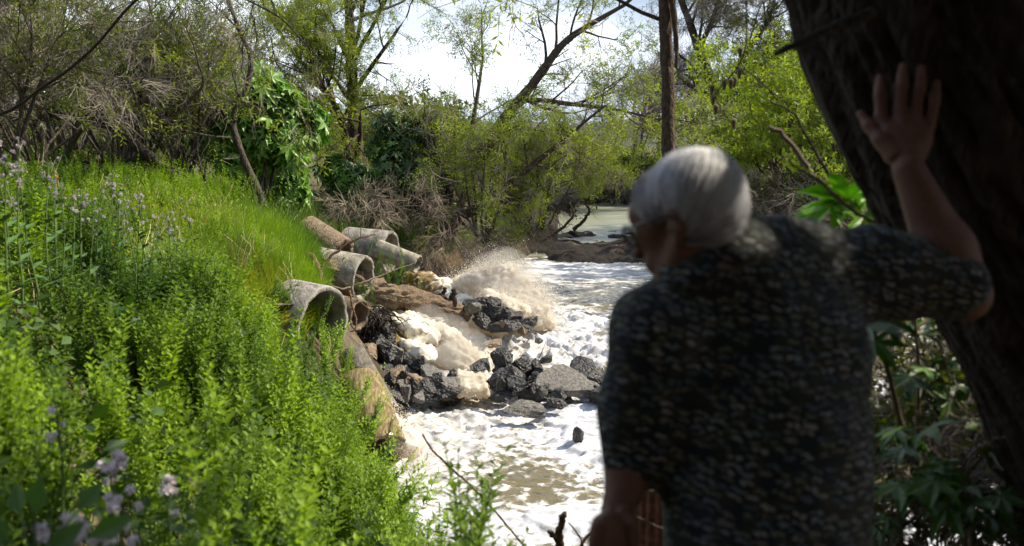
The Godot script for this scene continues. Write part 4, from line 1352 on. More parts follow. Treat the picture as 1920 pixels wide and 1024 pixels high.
# ---------------------------------------------------------------- the wave and the spouts
func build_splash() -> void:
	rng.seed = 101
	var plume := thing("wave", "big cream-coloured wave bursting up behind the log", "wave", Vector3(0, level(16.0), -16.4))
	var bones := []
	# a fan of jets thrown up and over to the right from where the spout strikes the pool
	var fan := [[842, 575, 846, 548, 0.10], [850, 575, 868, 528, 0.12], [862, 572, 893, 514, 0.14], [880, 575, 915, 502, 0.14], [895, 578, 938, 498, 0.15], [910, 585, 962, 503, 0.15], [925, 592, 985, 520, 0.15], [938, 600, 1004, 543, 0.15], [950, 605, 1020, 570, 0.14], [960, 612, 1034, 596, 0.12], [900, 600, 940, 560, 0.2], [930, 605, 980, 575, 0.2]]
	for k in fan.size():
		var q: Array = fan[k]
		var d := 16.7 - 0.09 * k + rng.randf_range(-0.12, 0.12)
		var a := pt(q[0], q[1], d)
		var e := pt(q[2], q[3] + 10, d - 0.1)
		var m := a.lerp(e, 0.55) + Vector3(-0.04, 0.07, 0)
		bones.append([a, m, q[4] * 1.25, q[4] * 1.05])
		bones.append([m, e, q[4] * 1.05, q[4] * 0.6])
		if k % 2 == 0:
			bones.append([a, Vector3(a.x + 0.1, level(16.0) - 0.15, a.z), q[4] * 1.3, q[4] * 1.6])
	var wb := MB.new()
	nets(bones, 0.14, 0.04, wb, Color.WHITE)
	rough_foam(wb, 0.09, Color(0.72, 0.65, 0.5), Color(0.94, 0.92, 0.88), level(16.0), 1.0)
	var fm := mat(Color.WHITE, 0.55, true)
	fm.backlight_enabled = true
	fm.backlight = Color(0.95, 0.88, 0.7)
	M.foam = fm
	part("crest", wb.mesh(plume.position), fm, plume)
	mist(plume, [[885, 545, 16.4, 0.34, 0.4], [920, 528, 16.3, 0.42, 0.5], [955, 522, 16.2, 0.44, 0.5], [990, 548, 16.0, 0.42, 0.5], [1020, 585, 15.8, 0.36, 0.4], [945, 500, 16.3, 0.3, 0.35], [960, 570, 15.8, 0.5, 0.4]], 0.55)
	droplets(plume, bones, 95000, 0.30, Vector3(0.10, 0.55, 0.0))
	# the second burst, lower left
	var low := thing("wave", "lower cream burst of white water below the log", "wave", Vector3(-1.0, level(13.6), -13.7))
	var lb := []
	var lp := [[742, 612, 0.09], [775, 614, 0.12], [805, 618, 0.16], [835, 634, 0.17], [865, 652, 0.15], [895, 672, 0.12], [915, 690, 0.09]]
	for k in lp.size() - 1:
		var d := 13.9 - 0.05 * k
		var a := pt(lp[k][0], lp[k][1] + 14, d)
		var b := pt(lp[k + 1][0], lp[k + 1][1] + 14, d)
		lb.append([a, b, lp[k][2] * 0.8, lp[k + 1][2] * 0.8])
		lb.append([a, Vector3(a.x + 0.1, level(13.5) - 0.1, a.z + 0.25), lp[k][2] * 0.8, lp[k][2]])
	var lw := MB.new()
	nets(lb, 0.25, 0.04, lw, Color.WHITE)
	rough_foam(lw, 0.08, Color(0.62, 0.54, 0.38), Color(0.90, 0.87, 0.80), level(13.6), 0.5)
	part("crest", lw.mesh(low.position), fm, low)
	mist(low, [[770, 600, 13.8, 0.2, 0.2], [805, 604, 13.7, 0.26, 0.26], [840, 622, 13.6, 0.3, 0.26], [875, 645, 13.5, 0.3, 0.22], [855, 665, 13.2, 0.34, 0.2]], 0.9)
	droplets(low, lb, 30000, 0.22, Vector3(0.15, 0.4, 0.1))
	# smooth brown spouts that feed them
	var jet := func(label: String, pp: PackedVector3Array, r0: float, r1: float) -> void:
		var c := curve(pp, 6)
		var jb := []
		for k in c.size() - 1:
			var ra := lerpf(r0, r1, float(k) / c.size())
			jb.append([c[k], c[k + 1], ra, ra, Vector3.UP, 0.5])
		var jm := MB.new()
		nets(jb, 0.1, 0.03, jm, Color.WHITE)
		for k in jm.v.size():
			jm.v[k] += Vector3.UP * (n3.get_noise_3dv(jm.v[k] * Vector3(2, 2, 9)) * 0.07 + n3.get_noise_3dv(jm.v[k] * Vector3(6, 6, 14)) * 0.045)
		var x0 := pp[0].x
		var x1 := pp[pp.size() - 1].x
		for k in jm.c.size():
			var v := jm.v[k]
			var t := (v.x - x0) / (x1 - x0)
			var w := clampf(n2.get_noise_3dv(v * Vector3(3, 16, 22)) * 1.8 + smoothstep(0.25, 0.8, t) * 1.3 - 0.25, 0.0, 1.0)
			jm.c[k] = Color(0.17, 0.115, 0.036).lerp(Color(0.80, 0.75, 0.62), w)
		var jmat := mat(Color.WHITE, 0.25, true)
		single("water_spout", jm.mesh(pp[0]), jmat, pp[0], label, "water spout")
	jet.call("smooth ochre spout sliding into the big wave", pts_of([[775, 522], [805, 530], [840, 548], [880, 572]], 17.2, 16.2), 0.2, 0.22)
	jet.call("brown spout running under the log into the lower burst", pts_of([[680, 592], [725, 598], [760, 606], [800, 632]], 13.9, 13.6), 0.15, 0.2)
	jet.call("small tan chute left of the brown boulder", pts_of([[718, 636], [750, 645], [775, 654], [800, 668]], 13.6, 13.1), 0.08, 0.13)
	# the little fall through the weir's gap and the spout off the ochre pipe
	var gap := thing("weir_fall", "small tan waterfall pouring through the gap in the weir", "waterfall", pt(885, 715, 12.6))
	var gb := []
	for k in 13:
		var x := 860 + k * 4.2
		var top := pt(x, 696 + (k % 3) * 3, 12.9)
		var mid := pt(x + 1, 708 + (k % 2) * 5, 12.55)
		gb.append([top, mid, 0.028, 0.026])
		gb.append([mid, pt(x + 2 + (k % 3), 742 - (k % 4) * 4, 12.25), 0.026, 0.04])
	var gm := MB.new()
	nets(gb, 0.035, 0.018, gm, Color.WHITE)
	rough_foam(gm, 0.02, Color(0.42, 0.35, 0.23), Color(0.86, 0.82, 0.73), -1.6, 0.4)
	part("sheet_of_water", gm.mesh(gap.position), fm, gap)
	droplets(gap, gb, 1500, 0.12, Vector3(0, 0.1, 0.1))
	var sp := thing("spout_spray", "white spray where the ochre pipe meets the near pool", "spray", pt(742, 805, 9.7))
	var sb := [[pt(722, 760, 9.9), pt(752, 812, 9.7), 0.05, 0.1], [pt(752, 812, 9.7), pt(775, 830, 9.7), 0.1, 0.12], [pt(735, 820, 9.6), pt(765, 845, 9.6), 0.08, 0.1]]
	var sm := MB.new()
	nets(sb, 0.1, 0.03, sm, Color.WHITE)
	rough_foam(sm, 0.07, Color(0.6, 0.52, 0.4), Color(0.85, 0.82, 0.78), -1.6, 0.3)
	part("white_water", sm.mesh(sp.position), fm, sp)
	droplets(sp, sb, 6000, 0.16, Vector3(0.05, 0.15, 0.05))


func rough_foam(mb: MB, amp: float, low: Color, high: Color, y0: float, tall: float) -> void:
	var nn := normals_of(mb)
	for k in mb.v.size():
		var p := mb.v[k]
		var q := n2.get_noise_3dv(p * 3.2) * 0.65 + absf(n3.get_noise_3dv(p * 5.0)) * 0.75 + n3.get_noise_3dv(p * 11.0) * 0.3 - 0.2
		mb.v[k] = p + nn[k] * q * amp
		var t := clampf(0.45 + q * 0.55 + (p.y - y0 - tall * 0.5) * 0.5 / maxf(tall, 0.2), 0.0, 1.0)
		mb.c[k] = low.lerp(high, t)


func mist(n: Node3D, puffs: Array, density: float) -> void:
	# fine spray too small to see drop by drop
	var fm := FogMaterial.new()
	fm.density = density
	fm.albedo = Color(0.99, 0.97, 0.93)
	for q in puffs:
		var f := FogVolume.new()
		f.name = "mist"
		f.shape = RenderingServer.FOG_VOLUME_SHAPE_ELLIPSOID
		f.size = Vector3(q[3] * 2.0, q[4] * 2.0, q[3] * 1.6)
		f.position = pt(q[0], q[1], q[2]) - n.position
		f.material = fm
		n.add_child(f, true)


func droplets(n: Node3D, bones: Array, count: int, reach: float, lift: Vector3) -> void:
	# thrown drops: thick near the water, thinning outward and upward
	var dm := MB.new()
	var ico := [Vector3(0, 1, 0), Vector3(0.9, -0.3, 0), Vector3(-0.45, -0.3, 0.8), Vector3(-0.45, -0.3, -0.8), Vector3(0, -1, 0)]
	for p in ico:
		dm.add(p, Vector2.ZERO, Color.WHITE)
	for t in [[0, 2, 1], [0, 3, 2], [0, 1, 3], [4, 1, 2], [4, 2, 3], [4, 3, 1]]:
		dm.tri(t[0], t[1], t[2])
	var where := []
	var tint := []
	for k in count:
		var b: Array = bones[rng.randi() % bones.size()]
		var a: Vector3 = b[0]
		var e: Vector3 = b[1]
		var t := rng.randf()
		if rng.randf() < 0.3:
			t = 0.8 + absf(rng.randfn(0.0, 0.45))          # flung past the end of the jet
		var p := a + (e - a) * t
		var out := (rv() + lift).normalized()
		var wild := 0.45 + 1.1 * clampf(n3.get_noise_3dv(p * 2.5) + 0.35, 0.0, 1.0)
		var g := absf(rng.randfn(0.0, 0.5)) * wild
		p += out * (lerpf(b[2], b[3], minf(t, 1.0)) * 0.9 + g * reach) + lift * g * reach * rng.randf() - Vector3(0, maxf(0.0, t - 1.0) * 0.12, 0)
		var s := rng.randf_range(0.0015, 0.0062) + (0.006 if rng.randf() < 0.04 else 0.0)
		s *= 1.0 / (1.0 + g * 0.6)
		where.append(Transform3D(Basis(Vector3(s, 0, 0), Vector3(0, s * rng.randf_range(0.8, 1.6), 0), Vector3(0, 0, s)), p - n.position))
		tint.append(Color(0.98, 0.96, 0.92).lerp(Color(1, 1, 1), rng.randf()))
	many("droplets", dm.mesh(), M.drop, where, tint, n)


# ---------------------------------------------------------------- the weeds and grass of the left bank
func weed_mesh(sd: int, h: float) -> ArrayMesh:
	# an upright leafy weed: stem, whorls of small leaves, side shoots near the top
	rng.seed = sd
	var mb := MB.new()
	var stem := Color(0.75, 0.95, 0.55)
	var shoots := [[Vector3.ZERO, Vector3.UP, h, 0.0035]]
	for k in 9:
		var a := k * 2.4
		var y := h * rng.randf_range(0.28, 0.85)
		shoots.append([Vector3(0, y, 0), Vector3(cos(a) * 0.34, 1, sin(a) * 0.34).normalized(), h * rng.randf_range(0.18, 0.34), 0.002])
	for s in shoots:
		var p := PackedVector3Array([s[0]])
		var dir: Vector3 = s[1]
		for k in 5:
			dir = (dir + rv(0.08) + Vector3.UP * 0.05).normalized()
			p.append(p[k] + dir * s[2] / 5.0)
		mb.tube(p, s[3], 0.001, 3, stem, true)
		var n := int(s[2] / 0.026)
		for k in n:
			var f := (k + 0.6) / n
			if s[3] > 0.003 and f < 0.3:
				continue
			var q := p[int(f * 4.99)].lerp(p[int(f * 4.99) + 1], f * 4.99 - int(f * 4.99))
			for e in 2:
				var a := k * 1.57 + e * PI + rng.randf_range(-0.4, 0.4)
				var out := Vector3(cos(a), rng.randf_range(0.1, 0.7) + f * 0.4, sin(a)).normalized()
				var ln := rng.randf_range(0.036, 0.062) * (1.15 - 0.6 * f)
				mb.leaf(q, out, out.cross(Vector3.UP).normalized(), ln, ln * 0.46, 0.1, Color(1, 1, 1) * rng.randf_range(0.8, 1.2))
	return mb.mesh(Vector3.ZERO, false)


func grass_mesh(sd: int, h: float, n: int, heads: bool) -> ArrayMesh:
	rng.seed = sd
	var mb := MB.new()
	for k in n:
		var a := rng.randf() * TAU
		var b := Vector3(cos(a), 0, sin(a)) * rng.randf() * 0.05
		var bend := Vector3(cos(a + rng.randf()), 0, sin(a + rng.randf())) * rng.randf_range(0.15, 0.6)
		var l := h * rng.randf_range(0.6, 1.1)
		var side := Vector3(-sin(a), 0, cos(a)) * 0.0028
		var prev := [mb.add(b - side, Vector2.ZERO, Color.WHITE), mb.add(b + side, Vector2.ZERO, Color.WHITE)]
		for s in 3:
			var f := (s + 1) / 3.0
			var c := b + Vector3.UP * l * f * (1.0 - 0.25 * f * bend.length()) + bend * l * f * f
			if s == 2:
				var t := mb.add(c, Vector2.ZERO, Color(1.1, 1.1, 1.0))
				mb.tri(prev[0], t, prev[1])
				if heads and k % 2 == 0:
					mb.leaf(c - bend * 0.02, (bend + Vector3.UP * 0.4).normalized(), side.normalized(), 0.05, 0.014, 0.2, Color(3.2, 2.0, 4.0))
			else:
				var w := 1.0 - 0.3 * f
				var q := [mb.add(c - side * w, Vector2.ZERO, Color.WHITE), mb.add(c + side * w, Vector2.ZERO, Color.WHITE)]
				mb.tri(prev[0], q[0], prev[1])
				mb.tri(prev[1], q[0], q[1])
				prev = q
	return mb.mesh(Vector3.ZERO, false)


func flower_stalk(sd: int, h: float, heads: int, spread: float) -> Array:
	# [stalk with a few leaves, list of flower head places]
	rng.seed = sd
	var mb := MB.new()
	var at := []
	var p := PackedVector3Array([Vector3.ZERO])
	var dir := (Vector3.UP + rv(0.12)).normalized()
	for k in 6:
		dir = (dir + rv(0.1) + Vector3.UP * 0.08).normalized()
		p.append(p[k] + dir * h / 6.0)
	mb.tube(p, 0.005, 0.0025, 5, Color(0.11, 0.17, 0.05))
	for k in heads:
		var b := p[4].lerp(p[6], rng.randf())
		var d2 := (dir + rv(0.8)).normalized()
		var e := b + d2 * rng.randf_range(0.4, 1.0) * spread
		mb.tube(PackedVector3Array([b, b.lerp(e, 0.5) + Vector3.UP * 0.008, e]), 0.002, 0.0015, 4, Color(0.12, 0.17, 0.06))
		at.append([e, d2])
	for k in 6:
		var a := k * 2.4
		var out := Vector3(cos(a), 0.4, sin(a)).normalized()
		mb.leaf(p[k % 4], out, out.cross(Vector3.UP).normalized(), rng.randf_range(0.07, 0.13), 0.04, 0.12, Color(0.07, 0.14, 0.03))
	return [mb, at]


func blossom(size: float) -> ArrayMesh:
	# a loose tuft of small pale petals
	var mb := MB.new()
	for k in 16:
		var y := 1.0 - 2.0 * (k + 0.5) / 16.0
		var out := Vector3(cos(k * 2.4) * sqrt(1.0 - y * y), y * 0.8 + 0.35, sin(k * 2.4) * sqrt(1.0 - y * y)).normalized()
		mb.leaf(out * size * 0.15, out, out.cross(rv() + Vector3.UP).normalized(), size * rng.randf_range(0.75, 1.05), size * 0.62, 0.1, Color(1, 1, 1) * rng.randf_range(0.85, 1.1))
	return mb.mesh(Vector3.ZERO, false)


func build_bank_plants() -> void:
	var cover := func(called: String, label: String, metas: Array) -> Node3D:
		var n := Node3D.new()
		n.name = numbered(called)
		tag(n, label, metas[0])
		n.set_meta("kind", "stuff")
		add_child(n, true)
		return n
	var root: Node3D
	# ---- leafy weeds
	var kinds := []
	for k in 5:
		kinds.append(weed_mesh(200 + k, 0.62 + 0.07 * k))
	rng.seed = 202
	var where := [[], [], [], [], []]
	var tint := [[], [], [], [], []]
	var put := func(x: float, d: float, s: float, dark: float) -> void:
		var k := rng.randi() % 5
		var lean := (Vector3.UP + rv(0.16)).normalized()
		where[k].append(facing(on(x, d) - Vector3(0, 0.03, 0), lean, rng.randf() * TAU, s))
		var q := clampf(n2.get_noise_2d(x * 1.1, d * 1.1) * 0.9 + 0.5 + rng.randf_range(-0.2, 0.2), 0.0, 1.0)
		tint[k].append(Color(0.06, 0.13, 0.018).lerp(Color(0.28, 0.43, 0.025), q * dark))
	var n := 0
	var clumps := []
	for k in 420:
		var cd := 1.3 + 9.2 * pow(rng.randf(), 0.8)
		clumps.append(Vector3(table(left_bank, cd, 1) + rng.randf_range(-4.6, 0.75), rng.randf_range(0.6, 1.25), cd))
	while n < 2200:
		# they stand in clumps with dark gaps between
		var cl: Vector3 = clumps[rng.randi() % clumps.size()]
		var d := cl.z + rng.randfn(0.0, 0.10)
		var xl := table(left_bank, d, 1)
		var x := cl.x + rng.randfn(0.0, 0.10)
		if x > xl + 0.8 or d < 1.9 or (d > 8.0 and x < -2.3 and rng.randf() < 0.9):
			continue
		if x < -0.56 * d - 0.6:
			continue
		# the clump is densest along the brink
		var w := 1.0 if x > xl - 2.2 else 0.55
		if rng.randf() > w:
			continue
		if d < 2.2 and x > -0.45:
			continue
		put.call(x, d, cl.y * rng.randf_range(0.8, 1.1) * lerpf(1.0, 0.62, smoothstep(6.5, 8.8, d)) * (0.78 if d > 8.9 and x > -2.5 else 1.0), 1.0)
		n += 1
	n = 0
	while n < 900:                       # more of them up the slope to the left
		var d := rng.randf_range(8.0, 14.0)
		var x := rng.randf_range(-0.54 * d - 0.5, -3.3)
		put.call(x, d, rng.randf_range(0.5, 0.85), 0.85)
		n += 1
	root = cover.call("weeds", "thick bright green leafy weeds covering the near bank", ["weeds"])
	for k in 5:
		many("weed_stems", kinds[k], M.leaf, where[k], tint[k], root)
	# other kinds among them: broader bluish leaves, and last year's straw stalks
	var ow := [[], []]
	var ot := [[], []]
	for k in 420:
		var d := rng.randf_range(1.6, 9.0)
		var x := table(left_bank, d, 1) + rng.randf_range(-4.4, 0.3)
		ow[0].append(facing(on(x, d) + Vector3(0, rng.randf_range(0.2, 0.55), 0), (Vector3.UP + rv(0.3)).normalized(), rng.randf() * TAU, rng.randf_range(0.5, 0.95)))
		ot[0].append(Color(0.04, 0.10, 0.03).lerp(Color(0.12, 0.2, 0.06), rng.randf()))
	for k in 90:
		var d := rng.randf_range(5.0, 12.0)
		var x := table(left_bank, d, 1) + rng.randf_range(-4.4, 0.3)
		ow[1].append(facing(on(x, d) + Vector3(0, 0.1, 0), (Vector3.UP + rv(0.5)).normalized(), rng.randf() * TAU, rng.randf_range(0.7, 1.3)))
		ot[1].append(Color(0.35, 0.27, 0.14).lerp(Color(0.5, 0.42, 0.25), rng.randf()))
	many("broad_weeds", S["broad0"], M.leaf, ow[0], ot[0], root)
	many("dry_stalks", S["bare1"], M.twig_tinted, ow[1], ot[1], root)
	# ---- single tall weeds that stand out against the water
	var tall := [[722, 742, 8.2, 0.55, "weed shoot standing against the wet ochre pipe"], [752, 800, 7.2, 0.6, "tall weed shoot just right of the ochre pipe"], [770, 845, 6.4, 0.55, "weed shoot at the pipe spray's lower edge"], [800, 880, 5.6, 0.6, "tall weed shoot against the brown eddy's left"], [832, 905, 5.2, 0.55, "slim weed shoot farthest out over the eddy"], [860, 940, 4.8, 0.6, "weed shoot near the lowest tip of the bank"], [700, 700, 8.6, 0.45, "weed shoot before the grey broken pipe wall"], [880, 985, 4.5, 0.5, "last weed shoot at the bottom of the bank"], [648, 600, 9.6, 0.4, "weed shoot before the nearest pipe mouth's right rim"], [610, 620, 9.3, 0.45, "weed shoot before the middle of the nearest pipe mouth"]]
	for k in tall.size():
		var q: Array = tall[k]
		var top := pt(q[0], q[1], q[2])
		var bx := top.x
		while land(bx, q[2]) < top.y - 0.8 and bx > top.x - 0.9:
			bx -= 0.03
		var base := on(bx, q[2])
		var m := weed_mesh(260 + k, base.distance_to(top))
		var t := thing("tall_weed", q[4], "plant", base, "tall weed shoots along the water's edge")
		t.basis = facing(Vector3.ZERO, (top - base).normalized(), k * 1.3, 1.0).basis
		var mm := MeshInstance3D.new()
		mm.name = "leafy_stem"
		mm.mesh = m
		var lm: StandardMaterial3D = M.leaf.duplicate()
		lm.albedo_color = Color(0.25, 0.40, 0.025).linear_to_srgb()
		mm.material_override = lm
		t.add_child(mm, true)
	# leafy plants round the half-buried pipes and the nearest mouth
	var pw := []
	var ptint := []
	for q in [[700, 500, 15.8, 50.0, 26], [745, 512, 15.6, 40.0, 18], [640, 470, 15.0, 30.0, 12], [690, 545, 12.8, 22.0, 8], [548, 560, 10.2, 26.0, 26], [520, 565, 10.0, 24.0, 26], [540, 630, 9.9, 30.0, 18], [560, 650, 9.8, 40.0, 10], [595, 705, 9.5, 40.0, 10], [650, 745, 9.3, 34.0, 16], [690, 800, 8.9, 30.0, 14]]:
		for k in q[4]:
			var p := pt(q[0] + rng.randfn(0.0, 0.5) * q[3], q[1] + rng.randfn(0.0, 0.4) * q[3] + 20.0, q[2])
			pw.append(facing(p - Vector3(0, 0.12, 0), (Vector3.UP + rv(0.35)).normalized(), rng.randf() * TAU, rng.randf_range(0.35, 0.6)))
			ptint.append(Color(0.05, 0.12, 0.018).lerp(Color(0.18, 0.30, 0.03), rng.randf()))
	many("weed_stems", kinds[1], M.leaf, pw, ptint, root)
	# ---- grass: the bright mound, its dry front, and the ragged grass elsewhere
	var blades := [grass_mesh(210, 0.26, 12, false), grass_mesh(211, 0.32, 12, false), grass_mesh(212, 0.36, 10, true)]
	rng.seed = 212
	var gw := [[], [], []]
	var gt := [[], [], []]
	n = 0
	while n < 11000:
		var d := rng.randf_range(8.1, 14.2)
		var xl := table(left_bank, d, 1)
		var x := xl + rng.randf_range(-2.1, 0.18)
		var y := land(x, d)
		if y < -0.35 or (d < 9.9 and x > -2.3):
			continue
		var q := clampf(n2.get_noise_2d(x * 0.9 + 7.0, d * 0.9) * 0.9 + 0.5, 0.0, 1.0)
		var front := smoothstep(10.9, 10.1, d) * smoothstep(-3.2, -2.6, x)
		var pale := clampf(smoothstep(-2.9, -3.5, x) * smoothstep(12.4, 10.8, d) + smoothstep(10.0, 9.0, d), 0.0, 1.0)
		var c := Color(0.12, 0.24, 0.018).lerp(Color(0.27, 0.40, 0.03), q)
		c = c.lerp(Color(0.33, 0.24, 0.11), front * rng.randf_range(0.05, 0.65)).lerp(Color(0.25, 0.28, 0.10), pale * rng.randf())
		var k := 2 if rng.randf() < pale * 0.8 + 0.05 else rng.randi() % 2
		gw[k].append(facing(Vector3(x, y - 0.02, -d), (Vector3.UP + rv(0.2) + Vector3(0.12, 0, 0.1) + Vector3(0, -0.5, 0.5) * front).normalized(), rng.randf() * TAU, rng.randf_range(0.7, 1.2)))
		gt[k].append(c)
		n += 1
	n = 0
	while n < 5000:
		var d := rng.randf_range(12.5, 27.0)
		var xl := table(left_bank, d, 1)
		var x := xl + 0.25 - 5.5 * pow(rng.randf(), 1.3)
		var y := land(x, d)
		if y < -0.9:
			continue
		var q := clampf(n2.get_noise_2d(x * 0.9 + 7.0, d * 0.9) * 0.9 + 0.5, 0.0, 1.0)
		var k := rng.randi() % 3
		gw[k].append(facing(Vector3(x, y - 0.02, -d), (Vector3.UP + rv(0.35)).normalized(), rng.randf() * TAU, rng.randf_range(0.8, 1.8)))
		gt[k].append(Color(0.05, 0.10, 0.02).lerp(Color(0.16, 0.24, 0.04), q))
		n += 1
	root = cover.call("grass", "bright grass on the mound above the pipes and along the bank behind", ["grass"])
	for k in 3:
		many("grass_blades", blades[k], M.leaf, gw[k], gt[k], root)
	# ---- mauve flowers: stalks in the near corner and along the crest of the weeds
	rng.seed = 213
	var bl := [blossom(0.021), blossom(0.027)]
	var mauve: StandardMaterial3D = M.flower.duplicate()
	mauve.albedo_color = Color(0.48, 0.43, 0.475).linear_to_srgb()
	var whitish: StandardMaterial3D = M.flower.duplicate()
	whitish.albedo_color = Color(0.78, 0.72, 0.75).linear_to_srgb()
	var near := [[150, 862, 2.3, 0.55, 8, "flower stalk with a ring of mauve tufts, left of the two near ones"], [188, 885, 2.25, 0.5, 7, "flower stalk leaning right with mauve tufts in the near weeds"], [256, 868, 2.5, 0.5, 7, "pale flower stalk standing upright in the near weeds"], [52, 950, 1.9, 0.4, 7, "pale flower stalk in the very lowest left corner"], [145, 955, 1.95, 0.4, 6, "pale flower stalk beside the broad leaf in the lower left corner"], [262, 990, 2.0, 0.4, 6, "low pale flower stalk at the bottom edge"], [310, 930, 2.4, 0.45, 5, "small mauve flower stalk right of the upright pale one"], [215, 968, 2.1, 0.4, 5, "flower stalk with few buds at the bottom edge"], [105, 768, 2.6, 0.5, 4, "lone mauve flower stalk in the shaded weeds at the left"]]
	for k in near.size():
		var q: Array = near[k]
		var top := pt(q[0], q[1], q[2])
		var st: Array = flower_stalk(600 + k, q[3], q[4], 0.055)
		var o := thing("flower_stalk", q[5], "flower", top - Vector3(0, q[3], 0), "pale mauve flowers in the near corner")
		var mb: MB = st[0]
		part("stalk", mb.mesh(), M.flower_green, o)
		for b in st[1]:
			var f := part("blossom", bl[rng.randi() % 2], whitish, o)
			f.transform = facing(b[0], b[1], rng.randf() * TAU, rng.randf_range(0.5, 0.8))
	var far := []
	for k in 26:
		var f := k / 25.0
		far.append([lerpf(4, 360, pow(f, 1.1)) + rng.randf_range(-14, 14), lerpf(262, 388, pow(f, 0.9)) + rng.randf_range(-16, 60), lerpf(4.6, 7.2, f) + rng.randf_range(-0.4, 0.4)])
	for k in far.size():
		var q: Array = far[k]
		var st: Array = flower_stalk(700 + k, 0.6, 7, 0.07)
		var top := pt(q[0], q[1], q[2])
		var o := thing("wild_flower", "tall mauve flowering stalk rising from the crest of the weeds at the left", "flower", top - Vector3(0, 0.6, 0), "mauve flowers along the crest of the weeds")
		var mb: MB = st[0]
		part("stalk", mb.mesh(), M.flower_green, o)
		for b in st[1]:
			var fl := part("blossom", bl[rng.randi() % 2], mauve, o)
			fl.transform = facing(b[0], b[1], rng.randf() * TAU, rng.randf_range(0.35, 0.62))
	# white and yellow specks
	var yel: StandardMaterial3D = M.flower.duplicate()
	yel.albedo_color = Color(0.75, 0.38, 0.01).linear_to_srgb()
	for q in [[188, 442, 6.5, "small orange flower in the weeds at the left"], [288, 384, 8.5, "small yellow flower beside the mauve stalks"], [385, 402, 10.5, "small yellow flower at the edge of the pale grass"], [100, 318, 5.8, "yellow flower among the mauve stalks at the far left"], [472, 478, 10.8, "tiny yellow flower on the grassy mound"], [370, 385, 11.0, "yellow flower under the leaning trunk"], [350, 560, 7.0, "tiny yellow flower low in the weeds"]]:
		var top := pt(q[0], q[1], q[2])
		var st: Array = flower_stalk(int(q[0]) + 900, 0.4, 2, 0.03)
		var o := thing("yellow_flower", q[3], "flower", top - Vector3(0, 0.4, 0))
		var mb: MB = st[0]
		part("stalk", mb.mesh(), M.flower_green, o)
		for b in st[1]:
			var fl := part("blossom", bl[1], yel, o)
			fl.transform = facing(b[0], b[1], 0.0, 0.42)
	# the broad leaves of a near plant in the corner
	var bp := thing("broad_leaf_plant", "plant with broad pale leaves in the lower left corner", "plant", pt(60, 1060, 1.8))
	for k in 8:
		var mb := MB.new()
		var a := rng.randf_range(-1.3, 1.3)
		var dir := Vector3(sin(a), rng.randf_range(0.3, 0.9), -0.2 + rng.randf_range(-0.4, 0.4)).normalized()
		var b := dir * rng.randf_range(0.03, 0.12)
		mb.leaf(b, dir, dir.cross(Vector3(0, 0.3, 1)).normalized(), rng.randf_range(0.06, 0.1), 0.045, 0.14, Color(0.14, 0.24, 0.09))
		mb.tube(PackedVector3Array([Vector3.ZERO, b]), 0.003, 0.002, 4, Color(0.11, 0.2, 0.07))
		part("leaf", mb.mesh(Vector3.ZERO, false), M.glossy_leaf, bp)


